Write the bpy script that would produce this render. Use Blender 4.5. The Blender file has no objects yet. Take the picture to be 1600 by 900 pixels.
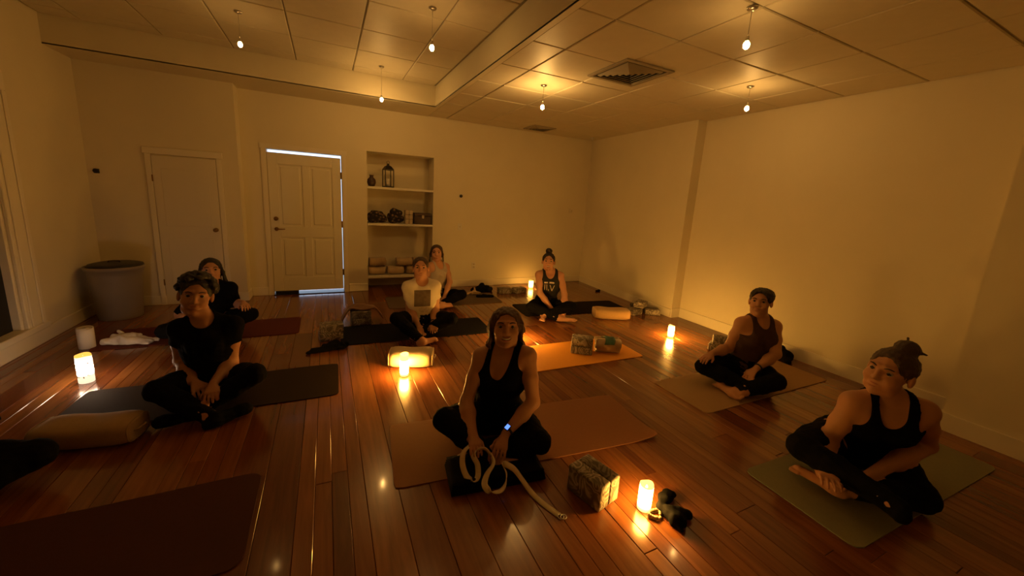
import bpy, bmesh, math, random
import numpy as np
from mathutils import Vector, Matrix
random.seed(7)
S = bpy.context.scene
COL = S.collection
PI = math.pi

# ------------------------------------------------------------------ camera
FPX, CYPX, YAW, PITCH, ROLL = 594.28, 427.41, .4579, .1913, -.0609
CAM_H = 1.6
cyw, syw, cpt, spt = math.cos(YAW), math.sin(YAW), math.cos(PITCH), math.sin(PITCH)
fwd = Vector((syw*cpt, cyw*cpt, -spt)); rgt = Vector((cyw, -syw, 0)); dwn = fwd.cross(rgt)
cr_, sr_ = math.cos(ROLL), math.sin(ROLL)
r2 = rgt*cr_ + dwn*sr_; d2 = dwn*cr_ - rgt*sr_
cam_data = bpy.data.cameras.new('camera'); cam = bpy.data.objects.new('camera', cam_data); COL.objects.link(cam)
cam_data.sensor_fit = 'HORIZONTAL'; cam_data.sensor_width = 36.0; cam_data.lens = 36.0*FPX/1600.0
cam_data.shift_y = -(450.0-CYPX)/1600.0
cam_data.clip_start = 0.05; cam_data.clip_end = 200
mw = Matrix((( r2.x, -d2.x, -fwd.x, 0), (r2.y, -d2.y, -fwd.y, 0), (r2.z, -d2.z, -fwd.z, CAM_H), (0, 0, 0, 1)))
cam.matrix_world = mw
S.camera = cam

# ------------------------------------------------------------------ daylight outside, exposure
world = bpy.data.worlds.new('daylight'); S.world = world; world.use_nodes = True
bgn = world.node_tree.nodes['Background']; bgn.inputs[0].default_value = (0.60, 0.76, 1.0, 1); bgn.inputs[1].default_value = 1.1
S.view_settings.view_transform = 'Standard'; S.view_settings.look = 'None'
S.view_settings.exposure = 0.85; S.view_settings.gamma = 1.0; S.view_settings.use_curve_mapping = False
S.cycles.sample_clamp_indirect = 1.5; S.cycles.caustics_reflective = False; S.cycles.caustics_refractive = False
BULB_L = 240.0        # pendant bulbs, radiance of the glowing globe
CANDLE_L = 125.0       # wax candles, radiance of the glowing wall
BULB_K = (2.1, .80, 1.25, .35, .18, .45)
CANDLE_K = (.60, 1.25, 1.15, .22, 1.5, .20)
BULB_COL = (1.0, .53, .14); CANDLE_COL = (1.0, .46, .07); LANTERN_COL = (1.0, .68, .44)

# ------------------------------------------------------------------ helpers
MATS = {}
def nodes_of(name):
    m = bpy.data.materials.new(name); m.use_nodes = True
    nt = m.node_tree; b = nt.nodes['Principled BSDF']
    return m, nt, b
def N(nt, t, **kw):
    n = nt.nodes.new(t)
    for k, v in kw.items(): setattr(n, k, v)
    return n
def lnk(nt, a, b): nt.links.new(a, b)
def mixcol(nt, fac, a, b):
    n = N(nt, 'ShaderNodeMix', data_type='RGBA')
    for i, v in ((0, fac), (6, a), (7, b)):
        if hasattr(v, 'is_linked'): lnk(nt, v, n.inputs[i])
        elif i == 0: n.inputs[i].default_value = v
        else: n.inputs[i].default_value = (*v, 1) if len(v) == 3 else v
    return n.outputs[2]
def math_n(nt, op, a, b=None, c=None):
    n = N(nt, 'ShaderNodeMath', operation=op)
    for i, v in enumerate((a, b, c)):
        if v is None: continue
        if hasattr(v, 'is_linked'): lnk(nt, v, n.inputs[i])
        else: n.inputs[i].default_value = v
    return n.outputs[0]
def noise(nt, scale, vec=None, detail=4, rough=.55, dist=0.0):
    n = N(nt, 'ShaderNodeTexNoise'); n.inputs['Scale'].default_value = scale
    n.inputs['Detail'].default_value = detail; n.inputs['Roughness'].default_value = rough; n.inputs['Distortion'].default_value = dist
    if vec is not None: lnk(nt, vec, n.inputs['Vector'])
    return n
def objco(nt, scale=(1, 1, 1), loc=(0, 0, 0)):
    tc = N(nt, 'ShaderNodeTexCoord'); mp = N(nt, 'ShaderNodeMapping')
    mp.inputs['Scale'].default_value = scale; mp.inputs['Location'].default_value = loc
    lnk(nt, tc.outputs['Object'], mp.inputs['Vector']); return mp.outputs[0]
def bump(nt, b, h, strength=.2, dist=.01):
    n = N(nt, 'ShaderNodeBump'); n.inputs['Strength'].default_value = strength; n.inputs['Distance'].default_value = dist
    lnk(nt, h, n.inputs['Height']); lnk(nt, n.outputs[0], b.inputs['Normal'])
def simple(name, col, rough=.6, var=.12, nscale=14, bs=.15, metallic=0.0, spec=.5, stretch=(1, 1, 1), sheen=0, coat=0):
    m, nt, b = nodes_of(name)
    co = objco(nt, stretch); nz = noise(nt, nscale, co)
    dark = tuple(c*(1-var) for c in col); lite = tuple(min(1, c*(1+var)) for c in col)
    lnk(nt, mixcol(nt, nz.outputs['Fac'], dark, lite), b.inputs['Base Color'])
    b.inputs['Roughness'].default_value = rough; b.inputs['Metallic'].default_value = metallic
    b.inputs['Specular IOR Level'].default_value = spec
    if sheen: b.inputs['Sheen Weight'].default_value = sheen
    if coat: b.inputs['Coat Weight'].default_value = coat
    if bs:
        nz2 = noise(nt, nscale*6, co); bump(nt, b, nz2.outputs['Fac'], bs, .004)
    MATS[name] = m; return m

def obj(name, me, mat=None, parent=None, loc=None, rot=None):
    o = bpy.data.objects.new(name, me)
    COL.objects.link(o)
    if mat is not None:
        for mm in (mat if isinstance(mat, (list, tuple)) else [mat]):
            me.materials.append(MATS[mm] if isinstance(mm, str) else mm)
    if parent is not None: o.parent = parent
    if loc is not None: o.location = loc
    if rot is not None: o.rotation_euler = rot
    return o
def bm_mesh(bm, name, smooth=False):
    me = bpy.data.meshes.new(name); bm.normal_update(); bm.to_mesh(me); bm.free()
    if smooth: me.polygons.foreach_set('use_smooth', [True]*len(me.polygons))
    return me
def tag(o, label=None, cat=None, group=None, kind=None):
    if label: o['label'] = label
    if cat: o['category'] = cat
    if group: o['group'] = group
    if kind: o['kind'] = kind
    return o
def empty(name, loc=(0, 0, 0), rz=0.0, label=None, cat=None, group=None):
    o = bpy.data.objects.new(name, None); COL.objects.link(o); o.empty_display_size = .1
    o.location = loc; o.rotation_euler = (0, 0, rz); tag(o, label, cat, group); return o
def box_bm(bm, x0, x1, y0, y1, z0, z1):
    vs = [bm.verts.new(p) for p in ((x0,y0,z0),(x1,y0,z0),(x1,y1,z0),(x0,y1,z0),(x0,y0,z1),(x1,y0,z1),(x1,y1,z1),(x0,y1,z1))]
    return [bm.faces.new([vs[i] for i in f]) for f in ((3,2,1,0),(4,5,6,7),(0,1,5,4),(1,2,6,5),(2,3,7,6),(3,0,4,7))]
def boxes(name, lst, bevel=0.0, seg=1):
    bm = bmesh.new()
    for b in lst: box_bm(bm, *b)
    if bevel: bmesh.ops.bevel(bm, geom=list(bm.edges), offset=bevel, segments=seg, affect='EDGES', profile=.6)
    return bm_mesh(bm, name, smooth=False)
def rbox(name, sx, sy, sz, bev, seg=3, base=True):
    z0 = 0 if base else -sz/2
    bm = bmesh.new(); box_bm(bm, -sx/2, sx/2, -sy/2, sy/2, z0, z0+sz)
    bmesh.ops.bevel(bm, geom=list(bm.edges), offset=bev, segments=seg, affect='EDGES', profile=.5)
    return bm_mesh(bm, name, smooth=seg > 1)
def lathe(name, prof, n=24, smooth=True, close=True):
    bm = bmesh.new(); rings = []
    for r, z in prof:
        rings.append([bm.verts.new((r*math.cos(2*PI*i/n), r*math.sin(2*PI*i/n), z)) for i in range(n)])
    for a, b in zip(rings, rings[1:]):
        for i in range(n): bm.faces.new((a[i], a[(i+1) % n], b[(i+1) % n], b[i]))
    if close:
        if prof[0][0] > 1e-4: bm.faces.new(rings[0][::-1])
        if prof[-1][0] > 1e-4: bm.faces.new(rings[-1])
    bmesh.ops.remove_doubles(bm, verts=list(bm.verts), dist=1e-5)
    return bm_mesh(bm, name, smooth)
def tube(name, pts, rad, n=8, closed=False):
    bm = bmesh.new(); pts = [Vector(p) for p in pts]; rings = []; up = Vector((0, 0, 1)); prev = None
    m = len(pts)
    for i, p in enumerate(pts):
        a = pts[(i-1) % m] if (closed or i > 0) else p; c = pts[(i+1) % m] if (closed or i < m-1) else p
        t = (c-a).normalized()
        if prev is None:
            s = t.cross(up)
            if s.length < .05: s = t.cross(Vector((1, 0, 0)))
        else: s = prev - t*prev.dot(t)
        s.normalize(); prev = s; q = t.cross(s)
        r = rad[i] if isinstance(rad, (list, tuple)) else rad
        rings.append([bm.verts.new(p + (s*math.cos(2*PI*k/n) + q*math.sin(2*PI*k/n))*r) for k in range(n)])
    prs = list(zip(rings, rings[1:])) + ([(rings[-1], rings[0])] if closed else [])
    for a, b in prs:
        for k in range(n): bm.faces.new((a[k], a[(k+1) % n], b[(k+1) % n], b[k]))
    if not closed: bm.faces.new(rings[0][::-1]); bm.faces.new(rings[-1])
    bmesh.ops.recalc_face_normals(bm, faces=list(bm.faces))
    return bm_mesh(bm, name, True)
def catmull(pts, n=6):
    P = [Vector(p) for p in pts]; out = []
    for i in range(len(P)-1):
        p0 = P[max(i-1, 0)]; p1 = P[i]; p2 = P[i+1]; p3 = P[min(i+2, len(P)-1)]
        for k in range(n):
            t = k/n
            out.append(.5*((2*p1)+(p2-p0)*t+(2*p0-5*p1+4*p2-p3)*t*t+(3*p1-p0-3*p2+p3)*t**3))
    out.append(P[-1]); return out
def ball(name, r, seg=12, rings=8, scale=(1, 1, 1)):
    bm = bmesh.new(); bmesh.ops.create_uvsphere(bm, u_segments=seg, v_segments=rings, radius=r)
    for v in bm.verts: v.co = Vector((v.co.x*scale[0], v.co.y*scale[1], v.co.z*scale[2]))
    return bm_mesh(bm, name, True)

# ------------------------------------------------------------------ materials
simple('wall_paint', (.74, .67, .50), .75, .05, 3, .12)
simple('trim_paint', (.78, .72, .58), .4, .04, 4, .05)
simple('door_paint', (.76, .71, .58), .42, .04, 4, .05)
simple('closet_paint', (.72, .66, .54), .45, .04, 4, .05)
simple('shelf_paint', (.80, .75, .62), .45, .04, 5, .05)
simple('tile_paint', (.66, .60, .46), .55, .07, 9, .25)
simple('ceiling_grid', (.34, .30, .22), .7, .05, 9, .1)
simple('tray_paint', (.70, .64, .48), .6, .05, 4, .08)
simple('underlay', (.03, .015, .008), .8)
simple('concrete', (.55, .57, .6), .9, .1, 6)
simple('brass', (.28, .17, .06), .35, .2, 20, .05, metallic=1)
simple('dark_metal', (.05, .045, .04), .4, .2, 20, .05, metallic=.8)
simple('steel', (.55, .52, .48), .3, .1, 20, .03, metallic=1)
simple('black_plastic', (.012, .012, .013), .45, .2, 15, .05)
simple('white_plastic', (.72, .69, .62), .4, .05, 10, .03)
simple('bin_plastic', (.30, .26, .22), .5, .06, 6, .06)
simple('blackout', (.006, .006, .007), .6, .2, 10, .05)
simple('bolster_tan', (.38, .25, .13), .85, .12, 30, .35, sheen=.3)
simple('bolster_sand', (.56, .42, .26), .85, .12, 30, .35, sheen=.3)
simple('bolster_orange', (.60, .38, .15), .85, .10, 30, .35, sheen=.3)
simple('blanket_beige', (.42, .30, .17), .9, .18, 26, .4, sheen=.3)
simple('blanket_brown', (.20, .10, .05), .9, .2, 26, .4, sheen=.2)
simple('teal_cloth', (.06, .14, .11), .9, .2, 30, .3, sheen=.2)
simple('black_cloth', (.004, .004, .0045), .95, .25, 30, .3, spec=.1)
simple('white_cloth', (.72, .66, .58), .85, .08, 25, .3)
simple('strap_cotton', (.70, .60, .44), .85, .08, 90, .35)
simple('mat_brown', (.27, .112, .050), .8, .08, 60, .35, spec=.25)
simple('mat_orange', (.86, .37, .05), .75, .06, 60, .3, spec=.25)
simple('mat_navy', (.009, .009, .014), .8, .15, 60, .3, spec=.12)
simple('mat_black', (.008, .005, .005), .8, .15, 60, .3, spec=.12)
simple('mat_charcoal', (.036, .023, .015), .8, .12, 60, .3, spec=.12)
simple('mat_red', (.12, .022, .012), .8, .1, 60, .3, spec=.25)
simple('mat_tan', (.36, .22, .11), .8, .08, 60, .3, spec=.25)
simple('mat_sage', (.22, .21, .13), .75, .1, 60, .3, spec=.25)
simple('mat_plum', (.07, .028, .026), .8, .1, 60, .3, spec=.12)
simple('mat_grey', (.14, .10, .07), .8, .1, 60, .3, spec=.25)
simple('red_cloth', (.22, .045, .03), .85, .15, 20, .3)
simple('dark_wood', (.06, .03, .018), .45, .25, 10, .1, stretch=(1, 6, 6))
simple('lantern_glass', (.10, .085, .06), .25, .2, 12, .05)
simple('cream_box', (.55, .45, .30), .7, .1, 12, .1)
simple('box_brown', (.055, .03, .02), .5, .15, 10, .1)
simple('glass_jar', (.30, .24, .13), .12, .1, 10, .02, coat=.6)

def wood_mat():
    m, nt, b = nodes_of('floor_wood')
    oi = N(nt, 'ShaderNodeObjectInfo')
    tc = N(nt, 'ShaderNodeTexCoord')
    sc = N(nt, 'ShaderNodeVectorMath', operation='MULTIPLY'); lnk(nt, tc.outputs['Object'], sc.inputs[0]); sc.inputs[1].default_value = (26, 1.6, 26)
    off = N(nt, 'ShaderNodeVectorMath', operation='SCALE'); cmb = N(nt, 'ShaderNodeCombineXYZ')
    for i in range(3): lnk(nt, oi.outputs['Random'], cmb.inputs[i])
    lnk(nt, cmb.outputs[0], off.inputs[0]); off.inputs['Scale'].default_value = 91.0
    ad = N(nt, 'ShaderNodeVectorMath', operation='ADD'); lnk(nt, sc.outputs[0], ad.inputs[0]); lnk(nt, off.outputs[0], ad.inputs[1])
    gr = noise(nt, 1.0, ad.outputs[0], 6, .6, .6)
    c1 = mixcol(nt, gr.outputs['Fac'], (.080, .022, .006), (.33, .110, .030))
    hs = N(nt, 'ShaderNodeHueSaturation'); lnk(nt, c1, hs.inputs['Color'])
    lnk(nt, math_n(nt, 'MULTIPLY_ADD', oi.outputs['Random'], .75, .62), hs.inputs['Value'])
    lnk(nt, math_n(nt, 'MULTIPLY_ADD', oi.outputs['Random'], .02, .49), hs.inputs['Hue'])
    lnk(nt, hs.outputs[0], b.inputs['Base Color'])
    b.inputs['Roughness'].default_value = .22
    b.inputs['Coat Weight'].default_value = .35; b.inputs['Coat Roughness'].default_value = .08
    bump(nt, b, gr.outputs['Fac'], .05, .003); MATS['floor_wood'] = m
wood_mat()
def marble_mat():
    m, nt, b = nodes_of('foam_marble')
    co = objco(nt, (1, 1, 1)); oi = N(nt, 'ShaderNodeObjectInfo'); sh = N(nt, 'ShaderNodeVectorMath', operation='ADD')
    cm = N(nt, 'ShaderNodeCombineXYZ'); lnk(nt, math_n(nt, 'MULTIPLY', oi.outputs['Random'], 9.0), cm.inputs[0]); lnk(nt, co, sh.inputs[0]); lnk(nt, cm.outputs[0], sh.inputs[1])
    nz = noise(nt, 7, sh.outputs[0], 2, .45, 1.6)
    st = N(nt, 'ShaderNodeMath', operation='SINE'); lnk(nt, math_n(nt, 'MULTIPLY', nz.outputs['Fac'], 44.0), st.inputs[0])
    n2 = noise(nt, 5, sh.outputs[0], 2); fac = math_n(nt, 'ADD', math_n(nt, 'MULTIPLY', st.outputs[0], .17), n2.outputs['Fac'])
    cr = N(nt, 'ShaderNodeValToRGB'); e = cr.color_ramp.elements
    e[0].position = .2; e[0].color = (.06, .05, .042, 1); e[1].position = .85; e[1].color = (.60, .53, .43, 1)
    k = e.new(.5); k.color = (.19, .16, .125, 1)
    lnk(nt, fac, cr.inputs[0]); lnk(nt, cr.outputs[0], b.inputs['Base Color']); b.inputs['Roughness'].default_value = .7
    bump(nt, b, nz.outputs['Fac'], .15, .003); MATS['foam_marble'] = m
marble_mat()
def weave_mat():
    m, nt, b = nodes_of('patterned_weave')
    co = objco(nt); v = N(nt, 'ShaderNodeTexVoronoi'); v.inputs['Scale'].default_value = 22; lnk(nt, co, v.inputs['Vector'])
    cr = N(nt, 'ShaderNodeValToRGB'); e = cr.color_ramp.elements; e[0].position = .15; e[0].color = (.22, .14, .08, 1); e[1].position = .5; e[1].color = (.014, .010, .010, 1)
    lnk(nt, v.outputs['Distance'], cr.inputs[0]); lnk(nt, cr.outputs[0], b.inputs['Base Color']); b.inputs['Roughness'].default_value = .9
    bump(nt, b, v.outputs['Distance'], .3, .01); MATS['patterned_weave'] = m
weave_mat()
def glow_mat(name, col, strength, lo=None, zlo=0, zhi=1, pattern=False):
    m = bpy.data.materials.new(name); m.use_nodes = True; nt = m.node_tree; nt.nodes.clear()
    out = N(nt, 'ShaderNodeOutputMaterial'); em = N(nt, 'ShaderNodeEmission')
    em.inputs[0].default_value = (*col, 1); em.inputs[1].default_value = strength
    if lo is not None:                         # the wax glows brightest where the flame sits
        tc = N(nt, 'ShaderNodeTexCoord'); sx = N(nt, 'ShaderNodeSeparateXYZ'); lnk(nt, tc.outputs['Object'], sx.inputs[0])
        cr = N(nt, 'ShaderNodeValToRGB'); e = cr.color_ramp.elements
        mr = N(nt, 'ShaderNodeMapRange'); mr.inputs[1].default_value = zlo; mr.inputs[2].default_value = zhi; lnk(nt, sx.outputs['Z'], mr.inputs[0])
        e[0].position = 0; e[0].color = (lo, lo, lo, 1); e[1].position = 1; e[1].color = (lo*1.5, lo*1.5, lo*1.5, 1)
        k = e.new(.12); k.color = (lo*2.2, lo*2.2, lo*2.2, 1); k = e.new(.42); k.color = (1, 1, 1, 1); k = e.new(.8); k.color = (.9, .9, .9, 1)
        if pattern:
            e[1].position = .28; e[3].position = .70; e[1].color = (lo*1.5, lo*1.2, lo, 1); k = e.new(.86); k.color = (lo*1.6, lo*1.6, lo*1.6, 1)
        lnk(nt, mr.outputs[0], cr.inputs[0])
        s = math_n(nt, 'MULTIPLY', cr.outputs[0], strength)
        lnk(nt, s, em.inputs[1])
    lnk(nt, em.outputs[0], out.inputs[0]); MATS[name] = m
for _i, _k in enumerate(BULB_K): glow_mat('bulb_glow_%d' % _i, BULB_COL, BULB_L*_k)
for _i, _k in enumerate(CANDLE_K):
    if _i == 5: glow_mat('wax_glow_5', LANTERN_COL, CANDLE_L*_k, .03, 0.0, .225, True)
    else: glow_mat('wax_glow_%d' % _i, CANDLE_COL, CANDLE_L*_k, .018/max(_k, .3), 0, .15)
    glow_mat('wax_rim_glow_%d' % _i, CANDLE_COL, CANDLE_L*.035*min(1, _k))
glow_mat('screen_blue', (.10, .22, 1.0), 1.1)
def shade_mat():
    m = bpy.data.materials.new('frosted_cap'); m.use_nodes = True; nt = m.node_tree; nt.nodes.clear()
    out = N(nt, 'ShaderNodeOutputMaterial'); d = N(nt, 'ShaderNodeBsdfDiffuse'); t = N(nt, 'ShaderNodeBsdfTranslucent'); mx = N(nt, 'ShaderNodeMixShader')
    d.inputs[0].default_value = (.25, .22, .18, 1); t.inputs[0].default_value = (.9, .8, .6, 1); mx.inputs[0].default_value = .6
    lnk(nt, d.outputs[0], mx.inputs[1]); lnk(nt, t.outputs[0], mx.inputs[2]); lnk(nt, mx.outputs[0], out.inputs[0]); MATS['frosted_cap'] = m
shade_mat()

# ------------------------------------------------------------------ the room
XL, YB, YC, CEIL, TRAY = -2.47, 6.45, 6.20, 2.83, 3.10
YR = -1.8
TX, TY = 1.46, 5.74                 # where the raised ceiling ends
DX0, DX1, DZ = -.735, .222, 2.095   # door opening
NX0, NX1, NZ = .577, 1.62, 2.20     # shelf alcove
WT = .14
def structure(name, me, mat, parent=None): return tag(obj(name, me, mat, parent), kind='structure') if parent is None else obj(name, me, mat, parent)

floor = structure('floor', boxes('floor', [(XL-.2, 5.0, YR-.2, YB+.45, -.10, -.022)]), 'underlay')
tag(floor, 'glossy reddish brown plank floor of the yoga room', None)
bw = .165; x = -.183+.0 - 14*bw
cols = []
while x < 4.86:
    if random.random() < .38: cols += [(x, x+bw*.5), (x+bw*.5, x+bw)]
    else: cols.append((x, x+bw))
    x += bw
nb = 0
for (a, b_) in cols:
    y = YR - random.uniform(0, 1.6)
    while y < YB + .4:
        L = random.uniform(2.4, 4.4); y1 = min(y+L, YB+.40)
        if y1 > YR:
            y0 = max(y, YR); g = .0014; lx = b_-a-g; ly = y1-y0-g
            if ly > .05:
                bm = bmesh.new(); box_bm(bm, -lx/2, lx/2, -ly/2, ly/2, -.02, 0)
                top = [e for e in bm.edges if all(v.co.z > -.001 for v in e.verts)]
                bmesh.ops.bevel(bm, geom=top, offset=.0022, segments=1, affect='EDGES')
                obj('floor_board', bm_mesh(bm, 'floor_board'), 'floor_wood', floor, ((a+b_)/2, (y0+y1)/2, random.uniform(-.0008, .0008)), (0, random.uniform(-.0022, .0022), 0)); nb += 1
        y = y1 + 1e-4
# back wall with door opening, alcove, and the closet bump-out to its left
def wall_boxes():
    Z1 = TRAY + .1
    L = [(XL-.15, -1.02, YC, YB+WT, 0, Z1),                                   # closet bump-out
         (-1.02, DX0, YB, YB+WT, 0, Z1), (DX0, DX1, YB, YB+WT, DZ, Z1),       # around the door
         (DX1, NX0, YB, YB+WT, 0, Z1), (NX0, NX1, YB, YB+WT, NZ, Z1), (NX1, 5.0, YB, YB+WT, 0, Z1),
         (NX0-.06, NX0, YB+WT, YB+.44, 0, NZ+.06), (NX1, NX1+.06, YB+WT, YB+.44, 0, NZ+.06),   # alcove sides
         (NX0, NX1, YB+.38, YB+.44, 0, NZ+.06), (NX0, NX1, YB+WT, YB+.38, NZ, NZ+.06)]
    return L
wall_back = structure('wall_back', boxes('wall_back', wall_boxes()), 'wall_paint')
wall_left = structure('wall_left', boxes('wall_left', [(XL-.15, XL, YR-.15, 3.55, 0, TRAY+.1), (XL-.15, XL, 4.79, YC, 0, TRAY+.1), (XL-.15, XL, 3.55, 4.79, 2.25, TRAY+.1), (XL-.15, XL, 3.55, 4.79, 0, .17)]), 'wall_paint')
bm = bmesh.new()
pr_ = [(4.77, YB), (4.63, 3.9), (4.80, 3.9), (4.80, .98), (4.40, .98), (4.40, YR)]
out = [(5.0, YR), (5.0, YB)]
poly = pr_ + out
lo = [bm.verts.new((p[0], p[1], 0)) for p in poly]; hi = [bm.verts.new((p[0], p[1], TRAY)) for p in poly]
for i in range(len(poly)):
    j = (i+1) % len(poly); bm.faces.new((lo[i], lo[j], hi[j], hi[i]))
bm.faces.new(hi); bm.faces.new(lo[::-1]); bmesh.ops.recalc_face_normals(bm, faces=list(bm.faces))
wall_right = structure('wall_right', bm_mesh(bm, 'wall_right'), 'wall_paint')
structure('wall_rear', boxes('wall_rear', [(XL-.15, 5.0, YR-.15, YR, 0, TRAY+.1)]), 'wall_paint')
# ceiling: lower part right and along the back, raised tray on the left
ceiling = structure('ceiling', boxes('ceiling', [(TX, 5.0, YR-.15, YB, CEIL+.012, TRAY+.2), (XL-.15, TX, TY, YB, CEIL+.012, TRAY+.2), (XL-.15, TX, YR-.15, TY, TRAY+.012, TRAY+.2)]), 'ceiling_grid')
tag(ceiling, 'dim tiled ceiling with a raised section on the left')
def tile(x0, x1, y0, y1, z):
    g = .006
    x0 += g; x1 -= g; y0 += g; y1 -= g
    if x1-x0 < .03 or y1-y0 < .03: return
    bm = bmesh.new(); sx, sy = (x1-x0)/2, (y1-y0)/2
    box_bm(bm, -sx, sx, -sy, sy, 0, .014)
    bot = [e for e in bm.edges if all(v.co.z < .001 for v in e.verts)]
    bmesh.ops.bevel(bm, geom=bot, offset=.006, segments=1, affect='EDGES')
    obj('ceiling_tile', bm_mesh(bm, 'ceiling_tile'), 'tile_paint', ceiling, ((x0+x1)/2, (y0+y1)/2, z+random.uniform(0, .003)), (random.uniform(-.004, .004), random.uniform(-.004, .004), 0))
T = .613
xs = [TX+.03, 1.80] + [1.80+T*i for i in range(1, 5)] + [4.79]
ys = [YR] + [1.69+T*i for i in range(-5, 8)] + [YB-.02]
ys = sorted(v for v in ys if YR <= v <= YB)
VENT = (2.60, 3.03); VENT2 = (3.33, 6.02)
for i in range(len(xs)-1):
    for j in range(len(ys)-1): tile(xs[i], xs[i+1], ys[j], ys[j+1], CEIL)
xt = [XL+.01, -2.16, -1.53, -.90, -.28, .35, .98, TX-.04]
yt = sorted([YR, TY-.03] + [4.85+T*i for i in range(-10, 2) if YR < 4.85+T*i < TY-.1])
for i in range(len(xt)-1):
    for j in range(len(yt)-1): tile(xt[i], xt[i+1], yt[j], yt[j+1], TRAY)
tag(obj('trim_1', boxes('trim_1', [(XL, TX, TY-.02, TY-.001, CEIL, TRAY+.013), (TX-.02, TX-.001, YR, TY-.02, CEIL, TRAY+.013), (XL, TX+.03, TY-.02, YB-.001, CEIL-.004, CEIL+.0115), (TX-.02, TX+.03, YR, TY-.02, CEIL-.004, CEIL+.0115)]), 'tray_paint'), 'smooth painted step between the lower and raised ceiling', kind='structure')

# baseboards
def bb(name, lst): return structure(name, boxes(name, lst, .006), 'trim_paint')
bb('baseboard_back', [(XL, -1.005, YC-.018, YC, 0, .125), (-1.02, -1.002, YC, YB, 0, .125), (-1.0, -.80, YB-.018, YB, 0, .125), (.29, NX0-.005, YB-.018, YB, 0, .125), (NX1, 4.76, YB-.018, YB, 0, .125)])
bb('baseboard_left', [(XL, XL+.018, YR, 3.4, 0, .14), (XL, XL+.018, 5.0, YC-.018, 0, .14)])
bm = bmesh.new()
def slant(bm, a, b, t, h):
    a = Vector((*a, 0)); b = Vector((*b, 0)); d = (b-a).normalized(); nrm = Vector((d.y, -d.x, 0))*t
    if nrm.x > 0: nrm = -nrm
    ps = [a, b, b+nrm, a+nrm]
    lo = [bm.verts.new(p) for p in ps]; hi = [bm.verts.new(p+Vector((0, 0, h))) for p in ps]
    for i in range(4): bm.faces.new((lo[i], lo[(i+1) % 4], hi[(i+1) % 4], hi[i]))
    bm.faces.new(hi); bm.faces.new(lo[::-1])
slant(bm, (4.77, YB), (4.63, 3.9), .018, .125); slant(bm, (4.80, 3.9), (4.80, .98), .018, .14); slant(bm, (4.40, .98), (4.40, YR), .018, .14)
box_bm(bm, 4.62, 4.80, 3.882, 3.9, 0, .14); box_bm(bm, 4.385, 4.8, .98, .998, 0, .14)
bmesh.ops.recalc_face_normals(bm, faces=list(bm.faces))
structure('baseboard_right', bm_mesh(bm, 'baseboard_right'), 'trim_paint')

# exterior door with daylight leaking round it
door = tag(empty('door_1', (-.257, YB, 0)), 'white panelled exterior door with daylight leaking round its edges', None, kind='structure')
dw, x0, x1, z0, z1 = .916, -.4735, .465, .052, 2.052
t0, t1 = .012, .052
def panel_door(parent, x0, x1, z0, z1, rails, mat, panels):
    bm = bmesh.new(); box_bm(bm, x0, x1, t0+.012, t1, z0, z1)         # core
    me = bm_mesh(bm, 'door_slab'); obj('door_slab', me, mat, parent)
    bars = []
    for (a, b_, c, d) in rails: bars.append((a, b_, t0, t0+.0125, c, d))
    obj('door_rails', boxes('door_rails', bars, .003), mat, parent)
    for (a, b_, c, d) in panels:
        bm = bmesh.new(); fs = box_bm(bm, a+.03, b_-.03, t0+.003, t0+.0125, c+.03, d-.03)
        bmesh.ops.bevel(bm, geom=[e for e in bm.edges if all(v.co.y < t0+.004 for v in e.verts)], offset=.008, segments=1, affect='EDGES')
        obj('door_panel', bm_mesh(bm, 'door_panel'), mat, parent)
PX = [(x0+.12, -.05), (.05, x1-.12)]; PZ = [(.26, .86), (1.02, 1.90)]
rails = [(x0, x0+.12, z0, z1), (x1-.12, x1, z0, z1), (-.05, .05, .26, .86), (-.05, .05, 1.02, 1.90), (x0+.12, x1-.12, z0, .26), (x0+.12, x1-.12, .86, 1.02), (x0+.12, x1-.12, 1.90, z1)]
panel_door(door, x0, x1, z0, z1, rails, 'door_paint', [(a, b_, c, d) for a, b_ in PX for c, d in PZ])
hn = obj('door_handle', lathe('door_handle', [(.028, 0), (.028, .008), (.012, .012), (.012, .045), (.016, .05), (0, .052)], 16), 'brass', door, (x0+.07, t0, .98), (PI/2, 0, 0))
obj('lever', tube('lever', [(0, 0, .045), (.03, 0, .05), (.11, .004, .05)], [.011, .010, .007]), 'brass', hn)
obj('deadbolt', lathe('deadbolt', [(.030, 0), (.030, .010), (.024, .016), (0, .018)], 16), 'brass', door, (x0+.07, t0, 1.13), (PI/2, 0, 0))
for hz in (.32, 1.07, 1.80): obj('hinge', boxes('hinge', [(x1-.006, x1+.022, t0-.008, t0+.004, hz-.05, hz+.05)], .003), 'brass', door)
jamb = boxes('door_frame', [(DX0+.257-.001, DX0+.257+.006, .03, WT, 0, DZ), (DX1+.257-.006, DX1+.257+.001, .03, WT, 0, DZ), (DX0+.257, DX1+.257, .03, WT, DZ-.004, DZ+.001),
    (DX0+.257-.062, DX0+.257-.002, -.012, .0, 0, DZ+.06), (DX1+.257+.002, DX1+.257+.062, -.012, .0, 0, DZ+.06), (DX0+.257-.075, DX1+.257+.075, -.018, .0, DZ+.002, DZ+.066)])
obj('door_frame', jamb, 'trim_paint', door)
obj('gap_light_block', boxes('gap_light_block', [(x0+.01, -.16, t0+.004, t1-.004, .012, .054)], .002), 'dark_metal', door)  # added strip, blocks the daylight under the left part of the door
obj('threshold', boxes('threshold', [(DX0+.257, DX1+.257, -.05, WT, 0, .012)], .004), 'dark_metal', door)
tag(obj('outside_paving', boxes('outside_paving', [(-4, 6, YB+.5, YB+9, -.2, -.12), (DX0-.2, DX1+.2, YB+WT+.002, YB+.5, -.2, -.03)]), 'concrete'), kind='structure')

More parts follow.
